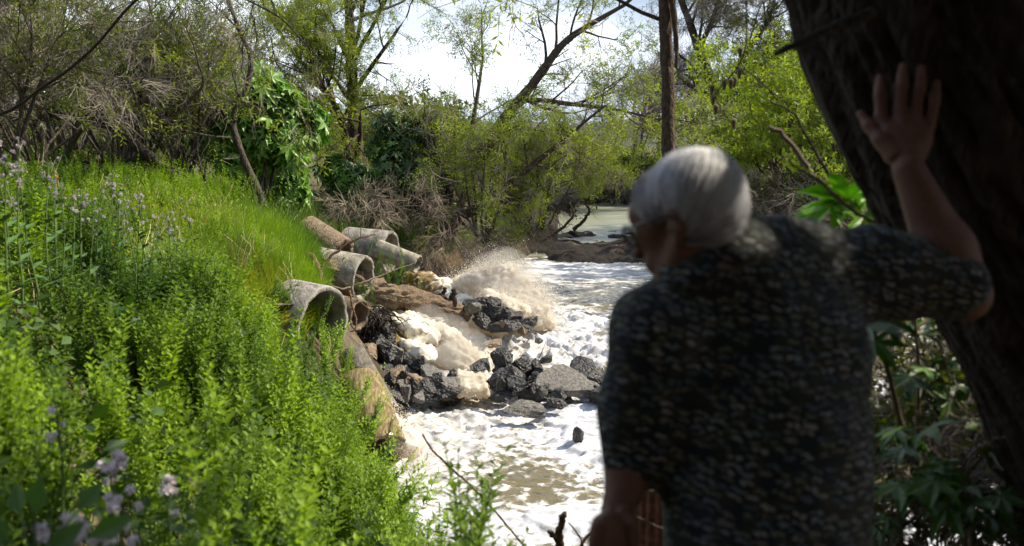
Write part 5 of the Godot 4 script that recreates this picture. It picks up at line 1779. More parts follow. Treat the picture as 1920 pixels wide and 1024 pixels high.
# ---------------------------------------------------------------- plants and stems in the shade at the right
func build_right_plants() -> void:
	rng.seed = 301
	var stalked := func(label: String, stem: PackedVector3Array, leaves: Array, col: Color, light: Color, called := "lobed_plant") -> void:
		var root := stem[0]
		var c := curve(stem, 5)
		var sm := MB.new()
		sm.tube(c, 0.009, 0.004, 7, Color(0.10, 0.075, 0.05))
		var o := thing(called, label, "plant", root)
		part("stem", sm.mesh(root), M.flower_green, o)
		for l in leaves:
			var at: Vector3 = pt(l[0], l[1], l[2])
			var best := c[0]
			for q in c:
				if q.distance_to(at - Vector3(0, 0.03, 0)) < best.distance_to(at - Vector3(0, 0.03, 0)):
					best = q
			var lb := MB.new()
			var outd := (at - best).normalized()
			lb.tube(PackedVector3Array([best, best.lerp(at, 0.5) + Vector3.UP * 0.02, at]), 0.003, 0.002, 5, Color(0.13, 0.12, 0.04))
			star_leaf(lb, at, (outd + Vector3(0, -0.45, 0) + rv(0.3)).normalized(), (Vector3.UP + rv(0.7)).normalized(), l[3], col.lerp(light, rng.randf()), 0.3)
			part("leaf", lb.mesh(root, false), M.glossy_leaf, o)
	var mk := func(x0: float, y0: float, x1: float, y1: float, d: float, n: int, s: float) -> Array:
		var o := []
		for k in n:
			o.append([rng.randf_range(x0, x1), rng.randf_range(y0, y1), d + rng.randf_range(-0.25, 0.3), s * rng.randf_range(0.75, 1.25)])
		return o
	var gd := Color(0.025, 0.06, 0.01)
	var gl := Color(0.09, 0.18, 0.018)  # leaf greens lowered to put the lower right shade into their colour
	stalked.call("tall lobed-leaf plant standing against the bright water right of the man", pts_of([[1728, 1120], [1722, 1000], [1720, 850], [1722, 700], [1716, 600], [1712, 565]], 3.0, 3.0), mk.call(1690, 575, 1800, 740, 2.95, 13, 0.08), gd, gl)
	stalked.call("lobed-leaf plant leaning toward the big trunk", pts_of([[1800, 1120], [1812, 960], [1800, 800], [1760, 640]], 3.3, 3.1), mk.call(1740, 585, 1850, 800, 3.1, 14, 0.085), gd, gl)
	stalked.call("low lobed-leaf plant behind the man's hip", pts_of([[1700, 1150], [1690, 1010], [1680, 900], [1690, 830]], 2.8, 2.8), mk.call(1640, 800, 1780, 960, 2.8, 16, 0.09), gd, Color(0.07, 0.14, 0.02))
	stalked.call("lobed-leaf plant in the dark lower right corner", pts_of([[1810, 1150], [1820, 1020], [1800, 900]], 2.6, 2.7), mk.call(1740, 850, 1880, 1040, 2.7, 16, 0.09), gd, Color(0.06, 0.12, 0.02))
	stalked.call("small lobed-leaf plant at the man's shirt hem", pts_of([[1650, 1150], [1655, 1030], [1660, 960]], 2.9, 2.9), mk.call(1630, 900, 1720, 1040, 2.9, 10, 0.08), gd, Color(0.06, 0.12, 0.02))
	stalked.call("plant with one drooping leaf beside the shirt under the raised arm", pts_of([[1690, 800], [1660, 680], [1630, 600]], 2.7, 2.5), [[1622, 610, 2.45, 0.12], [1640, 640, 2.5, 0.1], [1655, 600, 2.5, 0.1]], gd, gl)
	# bright big leaves above the raised arm
	stalked.call("bright castor bean leaves above the man's raised arm", pts_of([[1720, 640], [1690, 500], [1650, 420], [1610, 390]], 3.1, 2.9), [[1590, 372, 2.9, 0.16], [1610, 385, 2.95, 0.14], [1640, 372, 3.0, 0.13], [1560, 385, 2.9, 0.13], [1655, 390, 2.9, 0.11], [1625, 400, 2.85, 0.12], [1670, 410, 2.95, 0.1]], Color(0.12, 0.27, 0.02), Color(0.17, 0.36, 0.025))
	# a leaf in the gap between arm and shirt
	stalked.call("single green leaf hanging in the gap between arm and shirt", pts_of([[1250, 1040], [1245, 930], [1236, 872]], 2.75, 2.7), [[1236, 884, 2.7, 0.045]], Color(0.12, 0.27, 0.02), Color(0.17, 0.36, 0.025), "single_leaf_plant")
	# dark tangle of twigs and leaves filling the lower right
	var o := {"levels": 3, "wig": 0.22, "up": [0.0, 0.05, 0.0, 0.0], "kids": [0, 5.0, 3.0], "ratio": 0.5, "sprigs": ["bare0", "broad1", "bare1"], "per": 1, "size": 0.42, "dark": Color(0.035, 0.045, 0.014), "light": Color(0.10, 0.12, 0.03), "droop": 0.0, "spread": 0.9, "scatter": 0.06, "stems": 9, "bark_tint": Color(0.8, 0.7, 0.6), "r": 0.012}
	for q in [[1690, 1150, 3.5, 0.8, 0.6, 311, "dark twiggy shrub behind the man's hip"], [1800, 1150, 3.7, 1.0, 0.6, 312, "dark twiggy shrub at the foot of the big trunk"], [1830, 1130, 4.4, 0.7, 0.4, 313, "thin shrub before the bright water at the right"], [1900, 1100, 3.6, 1.1, 0.7, 314, "dark shrub behind the big trunk"], [1640, 1180, 3.1, 0.55, 0.5, 315, "low dark shrub under the shirt's right hem"], [1860, 1000, 5.0, 1.0, 0.4, 316, "thin yellowish shrub behind the lobed leaves at the right"]]:
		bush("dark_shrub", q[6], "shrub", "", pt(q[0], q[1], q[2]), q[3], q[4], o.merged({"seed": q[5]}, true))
	# bare stems with opening buds that cross the view above the arm
	var stems := [[[[1700, 470], [1640, 425], [1570, 370], [1520, 325], [1478, 262], [1440, 235]], 2.9, 0.013, "thick straw-coloured bare stem slanting above the raised arm"], [[[1700, 455], [1640, 418], [1590, 388], [1540, 345], [1500, 318], [1478, 300]], 2.6, 0.006, "thin stem with yellow opening buds above the raised arm"], [[[1660, 440], [1600, 395], [1560, 340], [1520, 270], [1490, 215], [1440, 190]], 3.3, 0.007, "dark arching stem behind the budding one"], [[[1420, 372], [1400, 350], [1378, 330], [1350, 300], [1330, 280]], 3.4, 0.005, "thin grey twig beside the man's hair"], [[[1700, 440], [1610, 430], [1560, 415], [1500, 410]], 3.2, 0.006, "grey twig lying along the raised arm"]]
	for k in stems.size():
		var q: Array = stems[k]
		var p := curve(pts_of(q[0], q[1], q[1]), 5)
		var mb := MB.new()
		for e in p.size():
			p[e] += rv(0.004)
		mb.tube(p, q[2], q[2] * 0.45, 8, Color(3.4, 2.9, 2.1) if k != 2 else Color(0.5, 0.45, 0.4), true)
		var st := thing("dry_sapling", q[3], "stem", p[0])
		part("stem", mb.mesh(p[0]), M.twig if k != 2 else M.bark, st)
		if k == 1:
			for e in 13:
				var b := p[mini(4 + e * 2, p.size() - 1)]
				var bm := MB.new()
				for z in 3:
					var out := (rv() + Vector3.UP * 0.5).normalized()
					bm.leaf(b - p[0], out, out.cross(Vector3(0.2, 0.5, 0.8)).normalized(), 0.02, 0.01, 0.1, Color(0.30, 0.40, 0.04))
				part("bud", bm.mesh(Vector3.ZERO, false), M.leaf, st)
	# rusty corrugated drum standing on the slope, seen in the gap beside the arm: upright ribs, ribbed lid
	var top := pt(1247, 902, 3.05)
	var rusty := tri_mat([[0.0, 0.06, 0.024, 0.014], [0.5, 0.16, 0.062, 0.038], [1.0, 0.3, 0.14, 0.095]], 0.03, Vector3(2, 2, 2), 0.7, 0.4, 331)
	var drum := thing("rusty_drum", "rusty ribbed drum standing dark behind the gap between arm and shirt", "drum", Vector3(top.x, -0.35, top.z))
	var tall := top.y + 0.35
	var mb := MB.new()
	var seg := 144
	for j in 5:
		for i in seg + 1:
			var a := TAU * (i % seg) / seg
			var r := 0.105 + 0.004 * sin(a * 24.0)
			mb.add(Vector3(cos(a) * r, tall * j / 4.0, sin(a) * r), Vector2(i, j), Color.WHITE)
	for j in 4:
		for i in seg:
			var q := j * (seg + 1) + i
			mb.tri(q, q + seg + 1, q + 1)
			mb.tri(q + 1, q + seg + 1, q + seg + 2)
	part("side", mb.mesh(), rusty, drum)
	var lid := MB.new()
	var nx := 40
	for i in nx + 1:
		var z := lerpf(-0.108, 0.108, float(i) / nx)
		var half := sqrt(maxf(0.0, 0.0118 - z * z))
		var y := 0.006 * sin(z * 240.0) + 0.006
		lid.add(Vector3(-half, tall + y, z), Vector2(0, i), Color.WHITE)
		lid.add(Vector3(half, tall + y, z), Vector2(1, i), Color.WHITE)
		if i > 0:
			var q := i * 2
			lid.tri(q - 2, q, q - 1)
			lid.tri(q - 1, q, q + 1)
	part("lid", lid.mesh(), rusty, drum)


# ---------------------------------------------------------------- the big leaning tree at the right
func build_big_tree() -> void:
	rng.seed = 401
	# axis of the trunk: it rises from beyond the lower right corner and leans to the left
	var ax := curve(PackedVector3Array([Vector3(2.25, -0.7, -2.95), Vector3(1.98, 0.0, -2.76), Vector3(1.74, 0.6, -2.56), Vector3(1.44, 1.15, -2.38), Vector3(1.12, 1.60, -2.29), Vector3(0.90, 2.05, -2.30), Vector3(0.80, 2.6, -2.36), Vector3(0.84, 3.3, -2.5), Vector3(1.0, 4.2, -2.7)]), 24)
	var root := ax[0]
	var mb := MB.new()
	var sides := 150
	for k in ax.size():
		var t: Vector3 = (ax[mini(k + 1, ax.size() - 1)] - ax[maxi(k - 1, 0)]).normalized()
		var nv := t.cross(Vector3(0, 0, 1)).normalized()
		var bv := t.cross(nv)
		var f := float(k) / (ax.size() - 1)
		for j in sides + 1:
			var a := TAU * (j % sides) / sides
			var al := f * 5.4
			# deep furrows that wander and fork along the stem
			var w := n3.get_noise_3d(cos(a) * 1.3, sin(a) * 1.3, al * 0.7) * 0.9
			var fur := absf(n3.get_noise_3d(cos(a + w * 0.2) * 5.0, sin(a + w * 0.2) * 5.0, al * 1.1))
			fur = smoothstep(0.0, 0.28, fur)
			var pl := n2.get_noise_3d(cos(a) * 9.0, sin(a) * 9.0, al * 4.5)
			var r := lerpf(0.40, 0.335, minf(f * 2.2, 1.0)) - 0.05 * f + 0.02 * sin(a * 2.0 + 1.0)
			r += 0.028 * (fur - 0.75) + 0.009 * pl
			mb.add(ax[k] + (nv * cos(a) + bv * sin(a)) * r, Vector2(a, al), Color.WHITE)
	for k in ax.size() - 1:
		for j in sides:
			var q := k * (sides + 1) + j
			mb.tri(q, q + sides + 1, q + 1)
			mb.tri(q + 1, q + sides + 1, q + sides + 2)
	var t := thing("big_tree", "big dark tree leaning in from the right with deeply furrowed bark", "tree", root)
	part("trunk", mb.mesh(root), M.bark_big, t)
	# a dead stub across the trunk, reaching out over the view
	var st := MB.new()
	st.tube(curve(pts_of([[1640, 22], [1570, 48], [1500, 80], [1452, 102]], 1.93, 1.9), 5), 0.012, 0.006, 8, Color(0.5, 0.5, 0.5), false, 0.15, true)
	part("dead_stub", st.mesh(root), M.bark, t)
	# limbs and crown out of view above the frame, set to shade the man
	var limbs := MB.new()
	var tips := []
	var o := {"levels": 3, "wig": 0.18, "up": [0.0, 0.02, 0.0, -0.05], "kids": [0, 6.0, 5.0], "ratio": 0.55, "sprigs": ["willow0", "willow1", "broad0"], "per": 8, "size": 1.15, "dark": Color(0.05, 0.08, 0.02), "light": Color(0.11, 0.16, 0.035), "droop": -0.2, "scatter": 0.3}
	var top := ax[ax.size() - 1]
	for q in [[Vector3(1.0, 0.35, -0.25), 2.6, 0.12], [Vector3(0.75, 0.55, 0.35), 2.4, 0.11], [Vector3(0.5, 0.9, -0.6), 2.6, 0.12], [Vector3(0.9, 0.15, -0.9), 2.5, 0.10], [Vector3(-0.2, 1.0, 0.3), 2.0, 0.1], [Vector3(1.0, 0.7, 0.0), 2.8, 0.12], [Vector3(0.2, 0.8, 0.9), 2.2, 0.1], [Vector3(1.0, 0.05, 0.3), 2.4, 0.1], [Vector3(-0.3, 0.25, 1.0), 4.5, 0.13], [Vector3(0.5, 0.15, 1.0), 4.5, 0.13], [Vector3(-0.9, 0.35, 0.9), 4.2, 0.12], [Vector3(1.2, 0.1, 0.8), 4.0, 0.12], [Vector3(0.1, 0.0, 1.0), 3.2, 0.11]]:
		var base := top - Vector3(0, rng.randf_range(0.0, 0.5), 0)
		grow(limbs, tips, base, q[0].normalized(), q[1], q[2], 1, o)
	# unseen boughs behind and above the viewpoint, placed to darken the man
	for k in 46:
		var goal := Vector3(rng.randf_range(-5.0, 5.0), rng.randf_range(3.0, 6.2), rng.randf_range(-0.6, 5.5))
		var mid := top.lerp(goal, 0.5) + Vector3(0, rng.randf_range(0.2, 0.8), 0)
		limbs.tube(curve(PackedVector3Array([top, mid, goal]), 5), 0.05, 0.01, 5, Color.WHITE, true)
		for e in 42:
			tips.append([goal + Vector3(rng.randfn(0, 0.7), rng.randfn(0, 0.4), rng.randfn(0, 0.7)), rv().normalized()])
	var kept := []
	var ray := Vector3(0.659, 0.731, -0.177)
	for p in tips:
		# gaps through which the sun reaches the weeds and flecks the man's hair and collar
		var w: Vector3 = p[0]
		var fall := (w.y - 0.3) / ray.y
		var foot := w - ray * fall
		if foot.x < -0.45 and -foot.z > 1.2:
			continue
		var hd := w - Vector3(0.36, 1.80, -1.73)
		if (hd - ray * hd.dot(ray)).length() < 0.48:
			continue
		# keep the crown out of the picture: nothing hangs below the line of sight along the frame's top
		var d: float = -w.z
		if p[0].y > 2.35 + 0.16 * maxf(d, 0.0) or p[0].x > 0.56 * d + 0.5:
			kept.append(p)
	part("limbs", limbs.mesh(root), M.bark_big, t)
	foliage(kept, o, root, t)


# ---------------------------------------------------------------- the man
func build_person() -> void:
	var root := Vector3(0.48, 0.0, -1.78)
	var man := thing("person", "white-haired man in a dark patterned shirt seen from behind, one hand on the big tree", "person", root)
	var skin := Color(1, 1, 1)
	var body := MB.new()
	# joints
	var bf := Vector3(-0.22, 0, -0.97).normalized()        # the way the chest faces
	var bs := Vector3(bf.z, 0, -bf.x) * -1.0               # the man's right
	var neck0 := pt(1352, 500, 1.80)
	var hc := pt(1288, 388, 1.74)                          # middle of the skull
	var fh := Vector3(-0.76, -0.36, -0.54).normalized()    # the way the face looks
	var hl := Vector3.UP.cross(fh).normalized()            # the head's left
	hl = (hl + Vector3(0, 0.10, 0)).normalized()
	hl = (hl - fh * hl.dot(fh)).normalized()
	var hu := fh.cross(hl).normalized()
	if hu.y < 0:
		hu = -hu
	var ls := pt(1232, 622, 1.74)
	var rs := pt(1480, 505, 1.88)
	var le := pt(1190, 850, 1.76)
	var lw := pt(1158, 958, 1.72)
	var re := pt(1808, 552, 1.93)
	var rw := pt(1704, 318, 1.935)
	var chest := pt(1400, 620, 1.83)
	var belly := pt(1432, 830, 1.80)
	var hip := pt(1440, 1060, 1.76)
	var knee := 0.47
	var g := land(0.5, 1.8)
	var lh := hip - bs * 0.10 + Vector3(0, -0.06, 0)
	var rh := hip + bs * 0.10 + Vector3(0, -0.06, 0)
	var lk := Vector3(lh.x - 0.03, g + knee, lh.z - 0.05)
	var rk := Vector3(rh.x + 0.03, g + knee, rh.z - 0.05)
	var lf := Vector3(lk.x, g + 0.07, lk.z + 0.06)
	var rf := Vector3(rk.x, g + 0.07, rk.z + 0.06)
	# trunk, arms and legs
	nets([
		[chest, belly, 0.165, 0.165, bf, 0.66], [belly, hip, 0.165, 0.16, bf, 0.7],
		[neck0, chest, 0.07, 0.15, bf, 0.75], [neck0, ls, 0.055, 0.055], [neck0, rs, 0.055, 0.055],
		[ls, le, 0.052, 0.043], [le, lw, 0.043, 0.03], [rs, re, 0.056, 0.05],
		[lh, lk, 0.095, 0.06], [rh, rk, 0.095, 0.06], [lk, lf, 0.06, 0.042], [rk, rf, 0.06, 0.042],
		[lf, lf + bf * 0.17 + Vector3(0, -0.035, 0), 0.045, 0.03], [rf, rf + bf * 0.17 + Vector3(0, -0.035, 0), 0.045, 0.03]], 0.05, 0.014, body, skin)
	# forearm of the raised arm at a finer grain, tapering to the wrist
	nets([[re, re.lerp(rw, 0.35), 0.052, 0.053], [re.lerp(rw, 0.35), rw, 0.053, 0.031]], 0.03, 0.007, body, skin)
	# head with brow, nose, jaw, ears and neck
	var ear := hc + hl * 0.074 - hu * 0.040 - fh * 0.004
	var earr := hc - hl * 0.074 - hu * 0.040 - fh * 0.004
	nets([
		[hc - fh * 0.028 + hu * 0.012, hc + fh * 0.030 + hu * 0.008, 0.076, 0.070, hl, 0.95],
		[hc + fh * 0.050 - hu * 0.035, hc + fh * 0.062 - hu * 0.105, 0.050, 0.030],
		[hc + fh * 0.005 - hu * 0.070 + hl * 0.045, hc + fh * 0.060 - hu * 0.115 + hl * 0.012, 0.026, 0.022],
		[hc + fh * 0.005 - hu * 0.070 - hl * 0.045, hc + fh * 0.060 - hu * 0.115 - hl * 0.012, 0.026, 0.022],
		[hc + fh * 0.088 - hu * 0.005, hc + fh * 0.114 - hu * 0.048, 0.009, 0.013],
		[hc + fh * 0.080 + hu * 0.010 + hl * 0.032, hc + fh * 0.086 + hu * 0.010 - hl * 0.032, 0.014, 0.014],
		[hc + fh * 0.088 - hu * 0.078 + hl * 0.018, hc + fh * 0.088 - hu * 0.078 - hl * 0.018, 0.009, 0.009],
		[hc - fh * 0.026 - hu * 0.060, neck0 + Vector3(0, -0.02, -0.02), 0.054, 0.058],
		[hc - fh * 0.010 - hu * 0.085, neck0 + Vector3(-0.02, -0.02, -0.03), 0.052, 0.06]], 0.02, 0.005, body, skin)
	for e in [[ear, 1.0], [earr, -1.0]]:
		var c: Vector3 = e[0]
		var out: Vector3 = hl * e[1]
		nets([[c + hu * 0.022 - fh * 0.006, c - hu * 0.004 - fh * 0.012, 0.011, 0.011], [c + hu * 0.026 + fh * 0.006, c + hu * 0.022 - fh * 0.008, 0.008, 0.009], [c - hu * 0.004 - fh * 0.008, c - hu * 0.026 + fh * 0.004, 0.010, 0.008], [c + fh * 0.004, c - out * 0.012, 0.010, 0.012]], 0.008, 0.003, body, skin)
	# the hand flat on the bark, fingers up, thumb to the left
	var palm0 := rw
	var hand := [[rw, pt(1700, 285, 1.955), 0.030, 0.030, Vector3(0, 0, 1), 0.75]]
	var kn := [pt(1652, 218, 1.985), pt(1688, 206, 1.975), pt(1718, 212, 1.97), pt(1744, 232, 1.965)]
	for k in 4:
		hand.append([pt(1680 + k * 13, 288, 1.955), kn[k], 0.017, 0.0125, Vector3(0, 0, 1), 0.85])
	hand.append([pt(1668, 262, 1.965), pt(1726, 262, 1.955), 0.022, 0.020, Vector3(0, 0, 1), 0.7])
	nets(hand, 0.018, 0.004, body, skin)
	var tipsf := [[pt(1652, 218, 1.985), pt(1650, 178, 1.985), pt(1651, 146, 1.995)], [pt(1688, 206, 1.975), pt(1691, 160, 1.972), pt(1694, 124, 1.985)], [pt(1718, 212, 1.97), pt(1724, 166, 1.965), pt(1728, 128, 1.977)], [pt(1744, 232, 1.965), pt(1752, 192, 1.957), pt(1757, 156, 1.968)]]
	for k in 4:
		var q: Array = tipsf[k]
		var r: float = [0.0112, 0.0115, 0.0108, 0.0095][k]
		nets([[kn[k].lerp(palm0, 0.25), q[0], r * 1.1, r * 1.1], [q[0], q[1], r * 1.05, r], [q[1], q[1].lerp(q[2], 0.45), r, r * 0.92], [q[1].lerp(q[2], 0.45), q[2], r * 0.92, r * 0.75]], 0.006, 0.003, body, skin)
	nets([[pt(1678, 290, 1.95), pt(1652, 262, 1.965), 0.021, 0.0155], [pt(1652, 262, 1.965), pt(1630, 236, 1.985), 0.0145, 0.0115], [pt(1630, 236, 1.985), pt(1614, 214, 2.0), 0.0115, 0.0085]], 0.01, 0.0035, body, skin)
	# the hanging hand, half curled, seen from the thumb side
	var hx := lw
	var lp := pt(1148, 1005, 1.70)
	nets([[lw, lp, 0.03, 0.036, Vector3(0.5, 0, 0.87).normalized(), 0.7], [pt(1128, 985, 1.68), pt(1120, 1020, 1.68), 0.018, 0.016], [pt(1160, 985, 1.71), pt(1172, 1012, 1.71), 0.02, 0.017]], 0.02, 0.004, body, skin)
	for k in 4:
		var b := pt(1122 + k * 17, 1022 + k * 4, 1.675 + 0.012 * k)
		var m := b + Vector3(0.006, -0.040, -0.012)
		var e := m + Vector3(0.012, -0.026, -0.022)
		var t := e + Vector3(0.010, -0.008, -0.018)
		nets([[lp.lerp(b, 0.5), b, 0.014, 0.011], [b, m, 0.0108, 0.0098], [m, e, 0.0098, 0.009], [e, t, 0.009, 0.0072]], 0.006, 0.003, body, skin)
	nets([[pt(1168, 962, 1.70), pt(1182, 980, 1.69), 0.017, 0.014], [pt(1182, 980, 1.69), pt(1187, 1010, 1.69), 0.0135, 0.0115], [pt(1187, 1010, 1.69), pt(1184, 1036, 1.69), 0.0115, 0.008]], 0.008, 0.0035, body, skin)
	var flesh := tri_mat([[0.0, 0.085, 0.038, 0.024], [0.5, 0.14, 0.064, 0.042], [1.0, 0.2, 0.1, 0.068]], 0.03, Vector3(9, 9, 9), 0.55, 0.15, 501, 0.08)
	part("body", body.mesh(root), flesh, man)

	# ---- shirt
	var shirt := MB.new()
	nets([
		[chest + bs * 0.012, belly, 0.168, 0.182, bf, 0.72], [belly, pt(1440, 1100, 1.76), 0.182, 0.188, bf, 0.74],
		[pt(1385, 520, 1.83), chest, 0.10, 0.17, bf, 0.7], [pt(1340, 490, 1.79), pt(1370, 540, 1.81), 0.085, 0.1],
		[pt(1335, 500, 1.79), ls, 0.058, 0.060], [pt(1375, 480, 1.81), rs, 0.058, 0.07],
		[ls, pt(1290, 720, 1.78), 0.06, 0.09], [rs, pt(1530, 650, 1.84), 0.075, 0.10],
		[ls, pt(1196, 770, 1.745), 0.060, 0.055], [pt(1196, 770, 1.745), pt(1186, 862, 1.75), 0.055, 0.053],
		[rs, pt(1640, 515, 1.91), 0.084, 0.078], [pt(1640, 515, 1.91), pt(1785, 534, 1.925), 0.078, 0.070]], 0.06, 0.010, shirt, Color.WHITE)
	# sagging creases
	var nn := normals_of(shirt)
	for k in shirt.v.size():
		var p := shirt.v[k]
		var q := n3.get_noise_3d(p.x * 3.0 + p.y * 1.3, p.y * 2.2, p.z * 3.0) * 0.010 + n3.get_noise_3d(p.x * 8.0 - p.y * 5.0, p.y * 5.0 + p.x * 4.0, p.z * 7.0) * 0.0045
		shirt.v[k] = p + nn[k] * q
	# collar: a standing band round the neck, folded over
	var cr := []
	var cn := Vector3(-0.36, 0.88, -0.31).normalized()
	var cc := pt(1326, 454, 1.775)
	var cx := (bs - cn * bs.dot(cn)).normalized()
	var cz := cn.cross(cx)
	for k in 22:
		var a := TAU * k / 22
		var b := TAU * (k + 1) / 22
		var p := cc + (cx * cos(a) + cz * sin(a)) * 0.080
		var q := cc + (cx * cos(b) + cz * sin(b)) * 0.080
		cr.append([p, q, 0.009, 0.009])
		cr.append([p - cn * 0.026 + (p - cc) * 0.12, q - cn * 0.026 + (q - cc) * 0.12, 0.011, 0.011])
		cr.append([p - cn * 0.055 + (p - cc) * 0.10, q - cn * 0.055 + (q - cc) * 0.10, 0.014, 0.014])
	nets(cr, 0.03, 0.006, shirt, Color.WHITE)
	var cloth := mat(Color.WHITE, 0.9)
	cloth.albedo_texture = shirt_print()
	cloth.uv1_triplanar = true
	cloth.uv1_triplanar_sharpness = 4.0
	cloth.uv1_scale = Vector3(2.4, 2.4, 2.4)
	cloth.heightmap_enabled = true
	cloth.heightmap_scale = 0.08
	cloth.heightmap_texture = ramp(0.12, [], 505)
	part("shirt", shirt.mesh(root), cloth, man)
	# seams: shoulder seam of the left sleeve
	var seam := MB.new()
	# ---- trousers below the shirt, outside the frame
	var tr := MB.new()
	nets([[hip - Vector3(0, 0.1, 0), hip - Vector3(0, 0.16, 0), 0.15, 0.15, bf, 0.7], [lh, lk, 0.11, 0.08], [rh, rk, 0.11, 0.08], [lk, lf + Vector3(0, 0.03, 0), 0.08, 0.075], [rk, rf + Vector3(0, 0.03, 0), 0.08, 0.075]], 0.05, 0.02, tr, Color.WHITE)
	part("trousers", tr.mesh(root), mat(Color(0.05, 0.05, 0.06), 0.9), man)
	for f in [lf, rf]:
		var sh := MB.new()
		nets([[f + Vector3(0, -0.01, 0.03), f + bf * 0.19 + Vector3(0, -0.035, 0), 0.055, 0.042], [f + Vector3(0, 0.05, 0.01), f, 0.05, 0.055]], 0.03, 0.012, sh, Color.WHITE)
		part("shoe", sh.mesh(root), mat(Color(0.04, 0.03, 0.025), 0.6), man)

	# ---- hair: a cap over the skull with a hairline, combed strands on it
	var hair := MB.new()
	var c0 := hc - fh * 0.030 + hu * 0.014
	var line := (-fh * 0.62 + hu * 0.62).normalized()
	var cut := func(p: Vector3) -> float:
		var q: Vector3 = p - hc
		var f := q.dot(fh)
		var u := q.dot(hu)
		# forehead edge, the line over the ears, and the nape
		var over := 0.030 - clampf(-f, 0.0, 0.050) * 2.25 - u
		return maxf(over * 0.8, f - 0.075 + maxf(0.0, 0.07 - u) * 0.55)
	nets([[hc - fh * 0.028 + hu * 0.014, hc + fh * 0.028 + hu * 0.012, 0.0795, 0.0725, hl, 0.97], [hc - fh * 0.048 - hu * 0.03, hc - fh * 0.048 - hu * 0.064, 0.060, 0.05, fh, 0.85]], 0.03, 0.005, hair, Color.WHITE, cut)
	var hm := tri_mat([[0.0, 0.36, 0.365, 0.38], [0.5, 0.57, 0.58, 0.6], [1.0, 0.78, 0.785, 0.8]], 0.02, Vector3(6, 6, 6), 0.6, 0.0, 511, 0.03, true)
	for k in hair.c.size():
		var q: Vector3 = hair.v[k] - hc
		var grey := clampf(0.5 + q.dot(hu) * 4.0 + n3.get_noise_3dv(q * 20.0) * 0.35, 0.25, 1.0)  # paler towards the top of the head
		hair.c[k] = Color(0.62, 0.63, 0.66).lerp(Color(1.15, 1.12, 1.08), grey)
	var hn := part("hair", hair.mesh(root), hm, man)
	rng.seed = 515
	var strands := MB.new()
	var hv := hair.v                                       # now relative to the root
	var whorl := hc - root - fh * 0.045 + hu * 0.095
	for k in 5200:
		var p: Vector3 = hv[rng.randi() % hv.size()]
		var rel := p - (hc - root)
		var out := (rel + fh * 0.01).normalized()
		# hair falls away from the whorl, sweeping to the left and down
		var away := p - whorl
		var flow := (away.normalized() + hl * 1.0 - hu * 0.35 + out.cross(hu) * 0.15)
		flow = (flow - out * flow.dot(out)).normalized()
		var sidev := out.cross(flow).normalized()
		var wdt := rng.randf_range(0.0006, 0.0013)
		var ln := rng.randf_range(0.025, 0.055)
		var shade := rng.randf_range(0.55, 1.25)
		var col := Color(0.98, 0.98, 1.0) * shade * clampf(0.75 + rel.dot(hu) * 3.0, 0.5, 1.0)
		var prev := -1
		for s in 4:
			var f := s / 3.0
			var q := p + flow * ln * f + out * (0.003 + 0.0022 * sin(f * PI) - 0.003 * f)
			# keep to the round of the head
			var dd := q - p
			q -= out * dd.length_squared() * 5.0
			var w := wdt * (1.0 - 0.7 * f)
			var a := strands.add(q - sidev * w, Vector2.ZERO, col)
			var b := strands.add(q + sidev * w, Vector2.ZERO, col)
			if prev >= 0:
				strands.tri(prev, a, prev + 1)
				strands.tri(prev + 1, a, b)
			prev = a
	var sm := mat(Color(0.70, 0.71, 0.735), 0.4, true)
	sm.backlight_enabled = true
	sm.backlight = Color(0.5, 0.5, 0.5)
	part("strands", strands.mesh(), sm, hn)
	# brows and eyes, mostly turned away
	for s in [1.0, -1.0]:
		var eye := MB.new()
		var ec: Vector3 = hc + fh * 0.083 - hu * 0.012 + hl * 0.031 * s
		nets([[ec, ec + fh * 0.0005, 0.0118, 0.0118]], 0.002, 0.003, eye, Color.WHITE)
		part("eye", eye.mesh(root), mat(Color(0.6, 0.58, 0.55), 0.2), man)
		var br := MB.new()
		nets([[hc + fh * 0.094 + hu * 0.012 + hl * 0.016 * s, hc + fh * 0.083 + hu * 0.013 + hl * 0.046 * s, 0.005, 0.004]], 0.002, 0.003, br, Color.WHITE)
		part("eyebrow", br.mesh(root), mat(Color(0.4, 0.4, 0.4), 0.8), man)
	# ---- spectacles
	var fr := MB.new()
	for s in [1.0, -1.0]:
		var rim := PackedVector3Array()
		for k in 25:
			var a := TAU * k / 24.0
			rim.append(hc + fh * (0.112 - 0.010 * absf(cos(a) * 0.5 + 0.5 * s)) - hu * (0.020 - 0.019 * sin(a)) + hl * (0.033 * s + 0.026 * cos(a)) - root)
		fr.tube(rim, 0.0026, 0.0026, 6, Color.WHITE)
		fr.tube(PackedVector3Array([hc + fh * 0.102 - hu * 0.012 + hl * 0.060 * s - root, hc + fh * 0.06 - hu * 0.016 + hl * 0.079 * s - root, hc + fh * 0.000 - hu * 0.018 + hl * 0.087 * s - root, hc - fh * 0.018 - hu * 0.032 + hl * 0.086 * s - root]), 0.0026, 0.0022, 6, Color.WHITE)
	fr.tube(PackedVector3Array([hc + fh * 0.112 - hu * 0.016 + hl * 0.008 - root, hc + fh * 0.115 - hu * 0.013 - root, hc + fh * 0.112 - hu * 0.016 - hl * 0.008 - root]), 0.0014, 0.0014, 6, Color.WHITE)
	var gl := part("spectacles", fr.mesh(), mat(Color(0.03, 0.03, 0.03), 0.3), man)
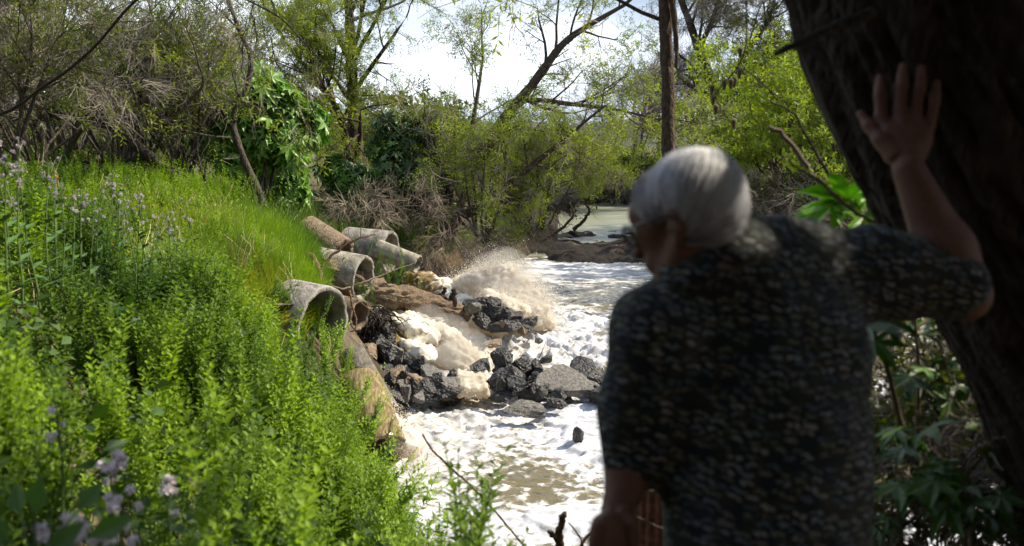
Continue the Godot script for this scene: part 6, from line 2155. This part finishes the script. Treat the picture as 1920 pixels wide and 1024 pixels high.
	for s in [1.0, -1.0]:
		var lens := MB.new()
		var c := lens.add(hc + fh * 0.108 - hu * 0.020 + hl * 0.033 * s - root, Vector2.ZERO, Color.WHITE)
		for k in 25:
			var a := TAU * k / 24.0
			lens.add(hc + fh * (0.111 - 0.010 * absf(cos(a) * 0.5 + 0.5 * s)) - hu * (0.020 - 0.018 * sin(a)) + hl * (0.033 * s + 0.025 * cos(a)) - root, Vector2.ZERO, Color.WHITE)
		for k in 24:
			lens.tri(c, c + k + 1, c + k + 2)
		var gm := mat(Color(0.12, 0.13, 0.14), 0.05)
		gm.albedo_color.a = 0.5
		gm.transparency = BaseMaterial3D.TRANSPARENCY_ALPHA
		part("lens", lens.mesh(), gm, gl)


func shirt_print() -> ImageTexture:
	# dark cloth printed with rows of short ragged dashes in slate, olive and brown
	var w := 512
	var im := Image.create(w, w, false, Image.FORMAT_RGB8)
	im.fill(Color(0.010, 0.013, 0.017).linear_to_srgb())
	var n := FastNoiseLite.new()
	n.noise_type = FastNoiseLite.TYPE_SIMPLEX
	n.frequency = 0.02
	n.seed = 9
	var a := n.get_seamless_image(w, w).get_data()
	n.frequency = 0.05
	n.seed = 14
	var b := n.get_seamless_image(w, w).get_data()
	n.frequency = 0.012
	n.seed = 19
	var c := n.get_seamless_image(w, w).get_data()
	var inks := [Color(0.11, 0.125, 0.14), Color(0.085, 0.10, 0.07), Color(0.10, 0.09, 0.075), Color(0.17, 0.175, 0.175), Color(0.05, 0.07, 0.085)]
	var rows := 32
	for y in w:
		for x in w:
			var k := y * w + x
			var yy := y + (a[k] - 128) * 0.05
			var row := int(floor(yy / (w / float(rows))))
			var ph := fposmod(yy, w / float(rows)) / (w / float(rows))
			var xx := x + float(hash(posmod(row, 32) * 7919) % 512) + (b[k] - 128) * 0.05
			var seg := fposmod(xx, 36.5714) / 36.5714
			var cell := posmod(int(floor(xx / 36.5714)), 14)
			var skip := hash(cell * 53 + posmod(row, 32) * 331) % 100
			var d := 0.17 + 0.0012 * skip - absf(ph - 0.36 - 0.003 * (hash(cell * 17 + posmod(row, 32) * 71) % 100) + 0.15 - (0.45 + 0.004 * ((skip * 7) % 100)) * (seg - 0.5)) + (b[k] - 128) * 0.0022 - maxf(0.0, absf(seg - 0.5) - 0.28) * 1.4
			var col := Color(0.010, 0.013, 0.017)
			if d > 0.0 and skip > 15:
				col = inks[hash(cell * 131 + posmod(row, 32) * 977) % 5] * (0.8 + 0.7 * b[k] / 255.0)
			elif c[k] > 140:
				col = Color(0.022, 0.022, 0.016)
			im.set_pixel(x, y, col.linear_to_srgb())
	return ImageTexture.create_from_image(im)
